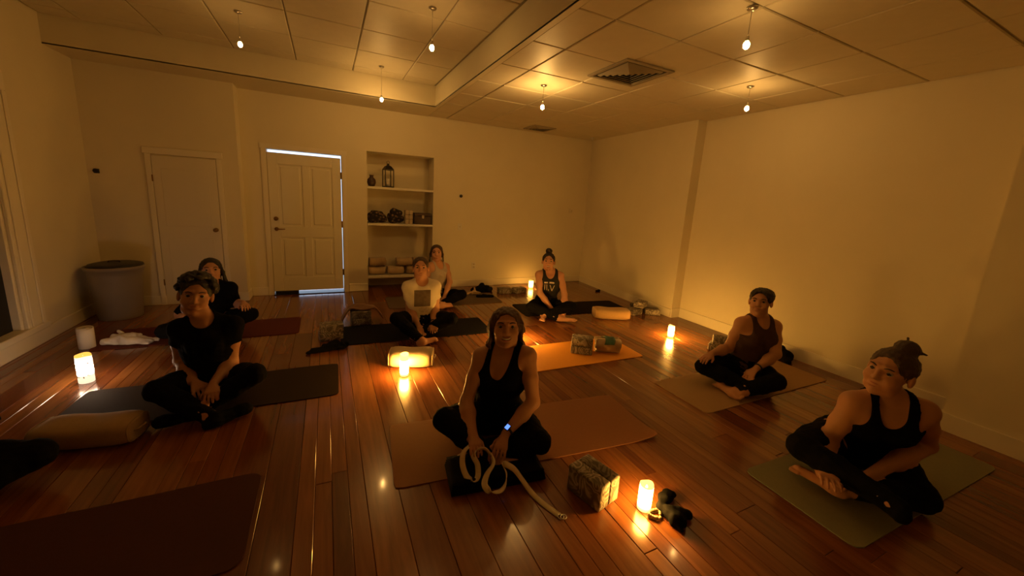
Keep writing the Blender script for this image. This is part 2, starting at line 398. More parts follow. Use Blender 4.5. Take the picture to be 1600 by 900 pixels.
# flat closet door in the bump-out
cd = tag(empty('door_2', (-1.575, YC, 0)), 'plain white closet door with a round knob', None, kind='structure')
obj('door_slab', rbox('door_slab', .63, .03, 1.86, .004, 1), 'closet_paint', cd, (0, -.004, .012))
for (a, b_, c, d) in [(-.235, .235, 1.02, 1.72), (-.235, .235, .16, .86)]:
    obj('door_panel', boxes('door_panel', [(a, b_, -.024, -.018, c, d)], .004), 'closet_paint', cd)
obj('door_frame', boxes('door_frame', [(-.375, -.32, -.020, 0, 0, 1.90), (.32, .375, -.020, 0, 0, 1.90), (-.39, .39, -.024, 0, 1.885, 1.965)], .004), 'trim_paint', cd)
kb = obj('door_knob', lathe('door_knob', [(.026, 0), (.026, .006), (.010, .010), (.010, .03), (.024, .040), (.026, .052), (.016, .062), (0, .064)], 16), 'brass', cd, (.265, -.018, .98), (PI/2, 0, 0))
for hz in (.3, 1.6): obj('hinge', boxes('hinge', [(-.326, -.312, -.026, -.018, hz-.04, hz+.04)], .002), 'brass', cd)

# blacked-out window in the left wall
win = tag(empty('window_1', (XL, 4.17, 0)), 'tall blacked out window with wide white casing', None, kind='structure')
obj('window_frame', boxes('window_frame', [(-.0, .028, -.86, -.62, .16, 2.25), (0, .028, .62, .87, .16, 2.25), (0, .028, -.86, .87, 2.25, 2.42), (-.13, .0, .59, .62, .17, 2.25), (-.13, .0, -.62, -.59, .17, 2.25), (-.13, 0, -.62, .62, 2.22, 2.25)], .006), 'trim_paint', win)
obj('window_sill', boxes('window_sill', [(-.13, .045, -.88, .89, .14, .20), (0, .022, -.86, .87, .0, .14)], .008), 'trim_paint', win)
obj('window_mullion', boxes('window_mullion', [(-.07, -.04, -.02, .02, .2, 2.22)], .004), 'trim_paint', win)
for s in (-1, 1): obj('pane', boxes('pane', [(-.062, -.056, min(s*.02, s*.59), max(s*.02, s*.59), .2, 2.22)]), 'blackout', win)
obj('casing_moulding', boxes('casing_moulding', [(.028, .040, .66, .69, .2, 2.25), (.028, .040, .80, .83, .2, 2.25)], .004), 'trim_paint', win)

# alcove shelves
for i, (sz, lab) in enumerate([(1.675, 'top painted shelf of the alcove, under the lantern'), (1.10, 'middle painted shelf of the alcove, under the dark box'), (.235, 'lowest painted shelf of the alcove, carrying the bolsters')]):
    tag(obj('alcove_shelf', boxes('alcove_shelf', [(NX0+.002, NX1-.002, YB+.004, YB+.378, sz-.035, sz)], .003), 'shelf_paint'), lab, 'shelf', 'alcove shelves')
# ------------------------------------------------------------------ lamps
NP = [0]
def pendant(x, y, zc, zb, lab):
    e = empty('pendant_lamp', (x, y, zb), 0, lab, 'lamp', 'small glowing pendant lamps')
    obj('canopy', lathe('canopy', [(.0, zc-zb), (.032, zc-zb), (.032, zc-zb-.008), (.02, zc-zb-.016), (0, zc-zb-.016)], 16), 'steel', e)
    obj('stem', tube('stem', [(0, 0, .05), (0, 0, zc-zb-.02)], .002, 6), 'steel', e)
    obj('socket', lathe('socket', [(.004, .055), (.009, .050), (.011, .030), (.012, .022), (.010, .022), (.008, .045)], 14, close=False), 'steel', e)
    obj('bulb', ball('bulb', .019, 10, 7, (1, 1, 1.3)), 'bulb_glow_%d' % NP[0], e, (0, 0, 0)); NP[0] += 1
pendant(2.147, 3.858, CEIL, 2.605, 'small glowing pendant lamp left of the big ceiling vent')
pendant(3.78, 2.64, CEIL, 2.625, 'small glowing pendant lamp close to the right wall ceiling line')
pendant(.655, 5.28, TRAY, 2.72, 'small glowing pendant lamp above the shelf alcove')
pendant(2.36, 1.72, CEIL, 2.62, 'small glowing pendant lamp right at the top, over the brown tank top sitter')
pendant(-.66, 4.50, TRAY, 2.83, 'small glowing pendant lamp above the closet door, furthest left')
pendant(.83, 3.45, TRAY, 2.80, 'small glowing pendant lamp at the top edge, in the raised ceiling')

# ceiling vents, detector
def vent(x, y, s, lab, n=5):
    e = empty('ceiling_vent', (x, y, CEIL), 0, lab, 'vent', 'ceiling vents')
    obj('vent_backing', boxes('vent_backing', [(-s*.44, s*.44, -s*.44, s*.44, -.002, .001)]), 'black_plastic', e)
    obj('vent_frame', boxes('vent_frame', [(-s/2, s/2, -s/2, -s*.43, -.012, .004), (-s/2, s/2, s*.43, s/2, -.012, .004), (-s/2, -s*.43, -s*.43, s*.43, -.012, .004), (s*.43, s/2, -s*.43, s*.43, -.012, .004)], .003), 'ceiling_grid', e)
    for k in range(n):
        r = s*.38*(1-k/n)
        bm = bmesh.new(); w = s*.025
        lo_, hi_ = r, r-w*1.5
        q = [(-lo_, -lo_, -.004), (lo_, -lo_, -.004), (lo_, lo_, -.004), (-lo_, lo_, -.004)]; p = [(-hi_, -hi_, -.02), (hi_, -hi_, -.02), (hi_, hi_, -.02), (-hi_, hi_, -.02)]
        Q = [bm.verts.new(v) for v in q]; P = [bm.verts.new(v) for v in p]; Q2 = [bm.verts.new((v[0], v[1], v[2]+.003)) for v in q]; P2 = [bm.verts.new((v[0]*.98, v[1]*.98, v[2]+.003)) for v in p]
        for i in range(4):
            j = (i+1) % 4
            bm.faces.new((Q[i], Q[j], P[j], P[i])); bm.faces.new((Q2[j], Q2[i], P2[i], P2[j])); bm.faces.new((Q[j], Q[i], Q2[i], Q2[j])); bm.faces.new((P[i], P[j], P2[j], P2[i]))
        obj('slat', bm_mesh(bm, 'slat'), 'ceiling_grid', e)
vent(2.60, 3.04, .56, 'large square louvred vent in the tiled ceiling')
vent(3.33, 6.03, .42, 'smaller vent in the ceiling beside the back wall', 4)
e = empty('ceiling_sensor', (4.52, 6.12, CEIL), 0, 'tiny white sensor at the back corner of the ceiling', 'sensor')
obj('sensor_base', lathe('sensor_base', [(0, 0), (.035, 0), (.035, -.012), (.02, -.02), (0, -.02)], 14), 'white_plastic', e)
obj('sensor_head', lathe('sensor_head', [(0, -.02), (.012, -.02), (.015, -.045), (0, -.05)], 10), 'white_plastic', e)

# small wall fittings
def plate(name, loc, rz, lab, cat, mat='white_plastic', w=.07, h=.115, kind='outlet'):
    e = empty(name, loc, rz, lab, cat)
    obj('cover_plate', rbox('cover_plate', w, .008, h, .003, 1), mat, e, (0, -.004, -h/2))
    if kind == 'outlet':
        for s in (-1, 1): obj('socket', boxes('socket', [(-.016, .016, -.0105, -.008, s*.026-.014, s*.026+.014)], .002), 'cream_box', e)
    elif kind == 'switch': obj('toggle', boxes('toggle', [(-.006, .006, -.02, -.008, -.012, .012)], .002), 'cream_box', e)
    else:
        obj('dial', lathe('dial', [(0, 0), (.026, 0), (.026, .02), (.020, .026), (0, .026)], 16), 'dark_metal' if mat != 'wall_paint' else 'tile_paint', e, (0, -.008, 0), (PI/2, 0, 0))
plate('wall_outlet', (2.388, YB, .38), 0, 'white outlet low on the back wall right of the alcove', 'outlet')
plate('light_switch', (2.10, YB, 1.08), 0, 'white switch plate on the back wall under the round thermostat', 'switch', kind='switch')
plate('thermostat', (2.10, YB, 1.61), 0, 'small dark round thermostat on the back wall right of the alcove', 'thermostat', w=.07, h=.07, kind='dial')
plate('wall_sensor', (4.40, YB, 1.45), 0, 'faint round sensor on the back wall near the corner', 'sensor', mat='wall_paint', w=.10, h=.10, kind='dial')
plate('wall_hook', (-2.42+.03, YC, 1.64), 0, 'small dark fitting on the wall above the bin', 'fitting', mat='dark_metal', w=.05, h=.05, kind='dial')
plate('wall_outlet', (4.70, 5.12, .40), PI/2+.055, 'narrow white outlet low on the right wall near the corner', 'outlet', w=.05)

# ------------------------------------------------------------------ candles
NC = [0]
def candle(x, y, h, r, lab, rz=0, lantern=False):
    glow = 'wax_glow_%d' % NC[0]; rim = 'wax_rim_glow_%d' % NC[0]; NC[0] += 1
    e = empty('candle', (x, y, 0), rz, lab, 'candle', 'glowing candles on the floor')
    n = 28
    wave = lambda i: .0035*math.sin(2*PI*i/n*2+1.3*x) + .002*math.sin(2*PI*i/n*3+y)
    bm = bmesh.new(); rings = []
    prof = [(r*.96, 0.001), (r, .004), (r, h*.25), (r, h*.5), (r, h*.8), (r, h*.96)]
    for k, (rr, z) in enumerate(prof): rings.append([bm.verts.new((rr*math.cos(2*PI*i/n), rr*math.sin(2*PI*i/n), z+(wave(i) if k == 5 else 0))) for i in range(n)])
    for a, b_ in zip(rings, rings[1:]):
        for i in range(n): bm.faces.new((a[i], a[(i+1) % n], b_[(i+1) % n], b_[i]))
    bm.faces.new(rings[0][::-1])
    obj('wax_wall', bm_mesh(bm, 'wax_wall', True), glow, e)
    bm = bmesh.new(); rings = []
    for k, (rr, z) in enumerate([(r, h*.96), (r*.985, h), (r*.86, h), (r*.83, h*.97), (r*.80, h*.84), (.0, h*.82)]):
        rings.append([bm.verts.new((rr*math.cos(2*PI*i/n), rr*math.sin(2*PI*i/n), z+(wave(i) if k < 4 else 0))) for i in range(n)])
    for a, b_ in zip(rings, rings[1:]):
        for i in range(n): bm.faces.new((a[i], a[(i+1) % n], b_[(i+1) % n], b_[i]))
    bmesh.ops.remove_doubles(bm, verts=list(bm.verts), dist=1e-5)
    obj('wax_rim', bm_mesh(bm, 'wax_rim', True), rim, e)
    obj('flame', lathe('flame', [(0, h*.80), (.005, h*.84), (.0065, h*.88), (.004, h*.94), (0, h*.99)], 8), glow, e)
    if lantern:                                   # a wrap of small raised dark leaves round the lantern
        rng = random.Random(3); bm = bmesh.new()
        for k in range(54):
            a = rng.uniform(0, 2*PI); z = rng.uniform(h*.22, h*.74); rot = rng.uniform(0, PI); L = rng.uniform(.006, .012); W = L*.45
            c = Vector((math.cos(a), math.sin(a), 0)); t = Vector((-math.sin(a), math.cos(a), 0)); u = Vector((0, 0, 1))
            d = t*math.cos(rot)+u*math.sin(rot); s = t*-math.sin(rot)+u*math.cos(rot)
            b0 = c*(r+.0006)+u*z; b1 = c*(r+.003)+u*z
            lo_ = [bm.verts.new(b0+q) for q in (d*L, s*W, -d*L, -s*W)]; hi_ = [bm.verts.new(b1+q*.8) for q in (d*L, s*W, -d*L, -s*W)]
            bm.faces.new(hi_)
            for i in range(4): bm.faces.new((lo_[i], lo_[(i+1) % 4], hi_[(i+1) % 4], hi_[i]))
        tag(obj('leaf_wrap', bm_mesh(bm, 'leaf_wrap'), 'steel', e), 'silvery cut-out pattern round the lantern', kind='stuff')
    return e
candle(1.505, 1.262, .150, .036, 'short glowing candle beside the marbled blocks and black cloth')
candle(.584, 3.245, .205, .037, 'tall glowing candle in front of the round bolster')
candle(3.915, 3.255, .150, .036, 'glowing candle on bare floor between the right wall and the tan mat')
candle(3.40, 6.07, .15, .040, 'glowing candle far back by the wall behind the bun-haired woman')
candle(2.00, 3.76, .15, .036, 'glowing candle hidden behind the hair of the foreground woman')
candle(-1.735, 3.905, .225, .046, 'bright patterned candle lantern beside the white towel', lantern=True)

# ------------------------------------------------------------------ mats
def ymat(cx, cy, lx, ly, mat, lab, rz=0.0, curl=None, round_=.035, t=.006):
    """a yoga mat as a thin grid with rounded corners; curl = (corner sign x, sign y, height)"""
    nx, ny = 36, 14; bm = bmesh.new(); g = []
    def warp(u, v):
        x = u*lx/2; y = v*ly/2
        ax, ay = abs(x)-(lx/2-round_), abs(y)-(ly/2-round_)
        if ax > 0 and ay > 0:
            d = math.hypot(ax, ay)
            if d > 1e-6:
                k = max(ax, ay)/d
                x = math.copysign(lx/2-round_+ax*k, x); y = math.copysign(ly/2-round_+ay*k, y)
        z = .0012*math.sin(x*9+cx)*math.sin(y*7+cy)+.0012
        if curl:
            d = math.hypot(x-curl[0]*lx/2, y-curl[1]*ly/2); z += curl[2]*max(0, 1-d/.28)**2
        return x, y, z
    top = [[bm.verts.new((lambda p: (p[0], p[1], p[2]+t))(warp(-1+2*i/nx, -1+2*j/ny))) for j in range(ny+1)] for i in range(nx+1)]
    bot = [[bm.verts.new(warp(-1+2*i/nx, -1+2*j/ny)) for j in range(ny+1)] for i in range(nx+1)]
    for i in range(nx):
        for j in range(ny):
            bm.faces.new((top[i][j], top[i+1][j], top[i+1][j+1], top[i][j+1])); bm.faces.new((bot[i][j], bot[i][j+1], bot[i+1][j+1], bot[i+1][j]))
    for i in range(nx):
        bm.faces.new((bot[i][0], bot[i+1][0], top[i+1][0], top[i][0])); bm.faces.new((bot[i+1][ny], bot[i][ny], top[i][ny], top[i+1][ny]))
    for j in range(ny):
        bm.faces.new((bot[0][j+1], bot[0][j], top[0][j], top[0][j+1])); bm.faces.new((bot[nx][j], bot[nx][j+1], top[nx][j+1], top[nx][j]))
    o = obj('yoga_mat', bm_mesh(bm, 'yoga_mat'), mat, None, (cx, cy, .0005), (0, 0, rz))
    return tag(o, lab, 'yoga mat', 'yoga mats on the floor')
ymat(1.215, 2.10, 1.80, .62, 'mat_brown', 'brown yoga mat under the smiling foreground woman', -.10, (1, -1, .03), .03)
ymat(2.20, 3.20, 1.80, .60, 'mat_orange', 'bright orange yoga mat carrying stacked blocks and a rolled blanket', -.03)
ymat(.95, 4.37, 1.70, .60, 'mat_navy', 'dark navy yoga mat under the sitter in the white printed shirt', -.04)
ymat(-.80, 3.38, 1.70, .60, 'mat_charcoal', 'charcoal yoga mat under the sitter in the black short sleeved shirt', -.02)
ymat(-1.17, 4.92, 1.70, .60, 'mat_red', 'dark red yoga mat under the long haired woman in black', .01)
ymat(1.62, 5.60, 1.72, .61, 'mat_grey', 'grey yoga mat under the woman in the pale tank top', -.03)
ymat(3.40, 4.72, 1.78, .62, 'mat_black', 'black yoga mat under the bun haired woman', -.10)
ymat(3.61, 2.08, 1.80, .57, 'mat_tan', 'tan yoga mat under the sitter in the brown tank top', .0)
ymat(3.20, .92, 1.75, .60, 'mat_sage', 'sage green yoga mat nearest the right wall', -.03, None, .05)
ymat(-1.24, 1.98, 1.74, .62, 'mat_plum', 'dark plum yoga mat in the near left corner', -.0, None, .06)

# ------------------------------------------------------------------ bolsters, blocks, blankets
def bolster(name, sx, sy, sz, mat, loc, rz, lab, group=None, sag=.012, cat='bolster', p=3.6):
    """soft rectangular bolster: puffed cover, piped seams, end panel"""
    e = empty(name, loc, rz, lab, cat, group)
    nx, ny, nz = 18, 10, 6; bm = bmesh.new(); bmesh.ops.create_cube(bm, size=2)
    bmesh.ops.subdivide_edges(bm, edges=list(bm.edges), cuts=9, use_grid_fill=True)
    for v in bm.verts:
        x, y, z = v.co; k = (abs(x)**9+abs(y)**p+abs(z)**p)**(-1/7.0) if 0 else 1/((abs(y)**p+abs(z)**p)**(1/p) or 1)
        m = max(abs(y), abs(z)); k *= m
        yy, zz = y*k, z*k
        rx = 1-.05*(1-m) if abs(x) > .99 else 1
        puff = 1-.16*abs(x)**6
        v.co = Vector((x*sx/2*(1+.03*(1-m)**2 if abs(x) > .99 else 1), yy*sy/2*puff, zz*sz/2*puff - sag*math.exp(-(x*2)**2)*(zz > 0)))
    mnz = min(v.co.z for v in bm.verts)
    for v in bm.verts: v.co.z -= mnz
    obj('bolster_cover', bm_mesh(bm, 'bolster_cover', True), mat, e)
    for s in (-1, 1):
        pts = []
        for i in range(24):
            a = 2*PI*i/24; cy_, cz_ = math.cos(a), math.sin(a); k = 1/((abs(cy_)**p+abs(cz_)**p)**(1/p))
            pts.append((s*sx/2*.985, cy_*k*sy/2*.85, cz_*k*sz/2*.85 - mnz))
        obj('piping', tube('piping', pts, .004, 6, True), mat, e)
    hx = obj('carry_handle', tube('carry_handle', [(sx/2*.99, -.05, -mnz), (sx/2+.018, -.03, -mnz+.004), (sx/2+.022, 0, -mnz+.006), (sx/2+.018, .03, -mnz+.004), (sx/2*.99, .05, -mnz)], .006, 6), mat, e)
    return e
bolster('bolster', .48, .24, .15, 'bolster_tan', (-1.33, 2.96, .0), -.20, 'tan bolster lying in the dark in front of the black shirt sitter')
bolster('bolster', .40, .26, .16, 'bolster_sand', (.69, 3.45, .0), -.32, 'plump sand coloured bolster right behind the tall candle', p=2.9)
bolster('bolster', .50, .27, .15, 'bolster_orange', (3.68, 4.14, .0), -.42, 'golden bolster beside the black mat of the bun haired woman')
shelfb = [(.735, 6.66, .235, 'left bolster at the bottom of the shelf alcove'), (.745, 6.66, .376, 'left upper bolster of the alcove, resting on another'), (1.03, 6.64, .235, 'second bolster from the left on the lowest alcove shelf'),
          (1.335, 6.64, .235, 'bolster low on the alcove shelf behind the white shirt sitter'), (1.18, 6.66, .376, 'bolster lying across two others in the alcove'), (1.466, 6.68, .376, 'right upper bolster of the alcove, behind the pale tank top woman')]
for i, (bx, by, bz, lab) in enumerate(shelfb):
    bolster('bolster', .255, .25, .14, 'blanket_beige' if i % 2 else 'bolster_sand', (bx, by, bz), PI/2 if 0 else (.0 if i in (1, 4, 5) else .04*(i-1)), lab, 'bolsters stored in the alcove', p=2.7)

BLK = {}
def block(loc, rz, lab, orient='flat', tilt=0.0):
    """foam yoga block 23 x 15 x 10 cm"""
    L, W, H = .228, .152, .086
    dims = {'flat': (L, W, H), 'edge': (L, H, W), 'end': (W, H, L)}[orient]
    if orient not in BLK: BLK[orient] = rbox('foam_block', *dims, .010, 2)
    me = BLK[orient]
    o = obj('foam_block', me, 'foam_marble' if not me.materials else None, None, loc, (tilt, 0, rz))
    return tag(o, lab, 'yoga block', 'marbled foam yoga blocks')
block((1.345, 1.466, 0), -1.326, 'marbled grey foam block standing by the short candle, the right one of the pair', 'edge')
block((1.2605, 1.445, 0), -1.326, 'marbled grey foam block standing by the short candle, the left one of the pair', 'edge')
block((2.47, 3.18, .008), -.62, 'lower of two marbled blocks stacked on the orange mat', 'flat')
block((2.475, 3.185, .095), -.66, 'upper of two marbled blocks stacked on the orange mat', 'flat')
block((4.18, 4.20, 0), .2, 'marbled block lying by the right wall at the front of its pile', 'flat')
block((4.46, 4.12, 0), -.5, 'marbled block lying by the right wall at the right of its pile', 'flat')
block((4.47, 4.42, 0), .1, 'marbled block by the right wall, lowest and rearmost of its pile', 'flat')
block((4.36, 4.26, .087), .5, 'marbled block by the right wall lying across the others', 'flat')
block((2.75, 5.84, 0), -.1, 'marbled block by the back wall beside the black clothes', 'flat')
block((3.025, 5.82, 0), .25, 'marbled block by the back wall, right of its twin', 'flat')
block((4.12, 2.72, 0), -1.1, 'marbled block behind the shoulder of the brown tank top sitter', 'flat')
block((4.14, 2.70, .087), -.9, 'marbled block stacked behind the brown tank top sitter', 'flat')
block((3.90, 2.50, 0), -.7, 'marbled block half hidden behind the arm of the brown tank top sitter', 'flat')
block((.34, 4.79, 0), .02, 'lower marbled block under the draped blanket near the navy mat', 'flat')
block((.34, 4.79, .087), .05, 'upper marbled block under the draped blanket near the navy mat', 'flat')
block((.0, 4.36, 0), .15, 'marbled block beside the dark garment left of the navy mat', 'flat')
block((.01, 4.37, .087), .05, 'marbled block stacked beside the dark garment left of the navy mat', 'flat')

# rolled blanket with a teal scarf on the orange mat
e = empty('rolled_blanket', (2.76, 3.10, .012), -.45, 'beige rolled blanket on the orange mat beside the stacked blocks', 'blanket')
bm = bmesh.new(); n = 90; prev = None; half = .13
for i in range(n):
    a = i/n*2*PI*3.2; r = .018+.058*i/n; yy = r*math.cos(a)*1.08; zz = r*math.sin(a)+.076
    cur = [bm.verts.new((-half+.01*math.sin(i*.7), yy, zz)), bm.verts.new((half+.008*math.sin(i*.5), yy, zz))]
    if prev: bm.faces.new((prev[0], prev[1], cur[1], cur[0]))
    prev = cur
me = bm_mesh(bm, 'blanket_roll', True); o = obj('blanket_roll', me, 'blanket_beige', e); md = o.modifiers.new('thick', 'SOLIDIFY'); md.thickness = .014
def drape(name, pts_fn, nu, nv, mat, parent=None, thick=.008, loc=None, rz=0):
    bm = bmesh.new(); g = [[bm.verts.new(pts_fn(i/nu, j/nv)) for j in range(nv+1)] for i in range(nu+1)]
    for i in range(nu):
        for j in range(nv): bm.faces.new((g[i][j], g[i+1][j], g[i+1][j+1], g[i][j+1]))
    me = bm_mesh(bm, name, True); o = obj(name, me, mat, parent, loc, (0, 0, rz)); md = o.modifiers.new('thick', 'SOLIDIFY'); md.thickness = thick; md.offset = 1; return o
def scarf(u, v):
    a = -1.2+2.6*u; r = .092+.006*math.sin(v*9+u*7); return (-.06+.11*v+.02*math.sin(u*5), r*math.sin(a)*1.05, .076+r*math.cos(a))
o = drape('folded_scarf', scarf, 18, 8, 'teal_cloth', None, .006, (2.76, 3.10, .012), -.45); tag(o, 'dark teal scarf draped over the rolled blanket', 'scarf')
# blanket draped over blocks left of the navy mat
def dr1(u, v):
    x = -.23+.46*u; y = -.10+.2*v
    edge = max(0, abs(x)-.13)/.10
    z = .178+.012*math.sin(u*9+v*4) - .14*min(1, edge)**1.3
    return (x, y+.015*math.sin(u*6), max(.012, z))
tag(drape('draped_blanket', dr1, 28, 10, 'blanket_brown', None, .014, (.36, 4.84, .012), .0), 'brown blanket draped over two blocks near the navy mat', 'blanket')
# ------------------------------------------------------------------ soft shapes and figures from distance fields
class Field:
    def __init__(s, lo, hi, h):
        s.h = h; s.lo = np.array(lo, np.float32); s.n = np.ceil((np.array(hi)-np.array(lo))/h).astype(int)+1
        s.ax = [(s.lo[i]+h*np.arange(s.n[i])).astype(np.float32) for i in range(3)]
    def new(s): return np.full(s.n, .5, np.float32)
    def sub(s, lo, hi):
        sl = []
        for i in range(3):
            a = int(max(0, math.floor((lo[i]-s.lo[i])/s.h))); b = int(min(s.n[i], math.ceil((hi[i]-s.lo[i])/s.h)+1))
            if b <= a: return None, None
            sl.append(slice(a, b))
        sl = tuple(sl)
        X, Y, Z = np.meshgrid(s.ax[0][sl[0]], s.ax[1][sl[1]], s.ax[2][sl[2]], indexing='ij', sparse=True)
        return sl, (X, Y, Z)
def smin(a, b, k):
    if k <= 0: return np.minimum(a, b)
    h = np.maximum(k-np.abs(a-b), 0)/k
    return np.minimum(a, b)-h*h*k*.25
def cap_d(P, a, b, ra, rb, sq=None):
    """tapered capsule; sq=(axis, factor) flattens it along an axis"""
    a = np.asarray(a, float); b = np.asarray(b, float)
    D = [P[i]-a[i] for i in range(3)]; ab = b-a
    t = (D[0]*ab[0]+D[1]*ab[1]+D[2]*ab[2])/max(ab@ab, 1e-9); t = np.clip(t, 0, 1)
    E = [D[i]-t*ab[i] for i in range(3)]
    if sq is not None:
        ax, f = np.asarray(sq[0], float), sq[1]; ax = ax/np.linalg.norm(ax)
        c = E[0]*ax[0]+E[1]*ax[1]+E[2]*ax[2]
        E = [E[i]+c*ax[i]*(f-1) for i in range(3)]
    r = ra+(rb-ra)*t
    return np.sqrt(E[0]**2+E[1]**2+E[2]**2)-r
def ell_d(P, c, R, rad):
    """ellipsoid, R = rows of axes"""
    D = [P[i]-c[i] for i in range(3)]
    q = [(D[0]*R[k][0]+D[1]*R[k][1]+D[2]*R[k][2])/rad[k] for k in range(3)]
    l = np.sqrt(q[0]**2+q[1]**2+q[2]**2)
    g = np.sqrt(sum((q[k]/rad[k])**2 for k in range(3)))
    return l*(l-1)/np.maximum(g, 1e-6)
def add_cap(F, V, a, b, ra, rb, k=.02, sq=None, op='add'):
    m = max(ra, rb)+k+.03; lo = np.minimum(a, b)-m; hi = np.maximum(a, b)+m
    sl, P = F.sub(lo, hi)
    if sl is None: return
    d = cap_d(P, a, b, ra, rb, sq)
    if op == 'add': V[sl] = smin(V[sl], d, k)
    else: V[sl] = -smin(-V[sl], d, k)
def add_ell(F, V, c, R, rad, k=.02, op='add'):
    m = max(rad)+k+.03; sl, P = F.sub(np.array(c)-m, np.array(c)+m)
    if sl is None: return
    d = ell_d(P, c, R, rad)
    if op == 'add': V[sl] = smin(V[sl], d, k)
    else: V[sl] = -smin(-V[sl], d, k)
def nets(F, V, name):
    Sg = V < 0; n = V.shape
    cnt = np.zeros([q-1 for q in n], np.uint8)
    for i in (0, 1):
        for j in (0, 1):
            for k in (0, 1): cnt += Sg[i:n[0]-1+i, j:n[1]-1+j, k:n[2]-1+k]
    act = np.argwhere((cnt > 0) & (cnt < 8))
    ids = np.full([q-1 for q in n], -1, np.int32); ids[tuple(act.T)] = np.arange(len(act))
    C = {}
    for i in (0, 1):
        for j in (0, 1):
            for k in (0, 1): C[i, j, k] = V[act[:, 0]+i, act[:, 1]+j, act[:, 2]+k]
    acc = np.zeros((len(act), 3)); num = np.zeros(len(act))
    for a in C:
        for d in range(3):
            if a[d] == 0:
                b = list(a); b[d] = 1; b = tuple(b); va, vb = C[a], C[b]; m = (va < 0) != (vb < 0)
                t = np.where(m, va/np.where(m, va-vb, 1), 0)
                p = np.tile(np.array(a, float), (len(act), 1)); p[:, d] = t
                acc += p*m[:, None]; num += m
    co = (act + acc/np.maximum(num, 1)[:, None])*F.h + F.lo
    faces = []
    for d in range(3):
        o1, o2 = [(1, 2), (2, 0), (0, 1)][d]
        s0 = [slice(None)]*3; s1 = [slice(None)]*3; s0[d] = slice(0, n[d]-1); s1[d] = slice(1, n[d])
        A = Sg[tuple(s0)]; B = Sg[tuple(s1)]; E = np.argwhere(A != B)
        ok = (E[:, o1] > 0) & (E[:, o2] > 0) & (E[:, o1] < n[o1]-1) & (E[:, o2] < n[o2]-1); E = E[ok]
        if len(E) == 0: continue
        q = []
        for (u, w) in ((-1, -1), (0, -1), (0, 0), (-1, 0)):
            c = E.copy(); c[:, o1] += u; c[:, o2] += w; q.append(ids[tuple(c.T)])
        q = np.stack(q, 1); flip = ~A[tuple(E.T)]
        q[flip] = q[flip][:, ::-1]; faces.append(q)
    fc = np.concatenate(faces)
    me = bpy.data.meshes.new(name)
    me.vertices.add(len(co)); me.vertices.foreach_set('co', co.astype(np.float32).ravel())
    me.loops.add(len(fc)*4); me.loops.foreach_set('vertex_index', fc.astype(np.int32).ravel())
    me.polygons.add(len(fc)); me.polygons.foreach_set('loop_start', np.arange(0, len(fc)*4, 4, dtype=np.int32))
    me.polygons.foreach_set('use_smooth', np.ones(len(fc), bool)); me.update(); me.validate()
    return me
def unit(v): v = np.asarray(v, float); return v/max(np.linalg.norm(v), 1e-9)
def wob(P, amp, f, ph=0.0):
    return amp*(np.sin(P[0]*f+ph)*np.sin(P[1]*f*1.13+1.7+ph)+.6*np.sin(P[2]*f*1.4+P[0]*f*.6+ph))

def skin_mat(name, col):
    m, nt, b = nodes_of(name); co = objco(nt); nz = noise(nt, 18, co)
    lnk(nt, mixcol(nt, nz.outputs['Fac'], tuple(c*.92 for c in col), tuple(c*1.06 for c in col)), b.inputs['Base Color'])
    b.inputs['Roughness'].default_value = .5; b.inputs['Specular IOR Level'].default_value = .35
    MATS[name] = m
skin_mat('skin_fair', (.52, .27, .165)); skin_mat('skin_warm', (.46, .23, .13)); skin_mat('skin_olive', (.40, .20, .115))
def hair_mat(name, col):
    m, nt, b = nodes_of(name); co = objco(nt, (60, 60, 8)); nz = noise(nt, 2.2, co, 5, .6)
    lnk(nt, mixcol(nt, nz.outputs['Fac'], tuple(c*.45 for c in col), tuple(c*1.5 for c in col)), b.inputs['Base Color'])
    b.inputs['Roughness'].default_value = .5; bump(nt, b, nz.outputs['Fac'], .6, .008); MATS[name] = m
hair_mat('hair_black', (.010, .008, .007)); hair_mat('hair_brown', (.045, .022, .012)); hair_mat('hair_auburn', (.075, .030, .013))
simple('fabric_black', (.0045, .0045, .005), .95, .25, 22, .3, spec=.1)
simple('fabric_jet', (.0035, .0035, .0045), .95, .25, 22, .3, spec=.08)
simple('fabric_brown', (.050, .019, .012), .85, .15, 22, .3)
simple('fabric_grey', (.42, .36, .31), .85, .08, 22, .3)
simple('lip_tone', (.34, .10, .075), .4, .08, 40, .0)
simple('brow_tone', (.02, .012, .008), .8, .2, 40, .0)
simple('eye_white', (.42, .37, .32), .25, .03, 40, .0)
simple('iris_dark', (.02, .012, .008), .15, .1, 40, .0)
simple('teeth', (.75, .70, .60), .3, .03, 40, .0)
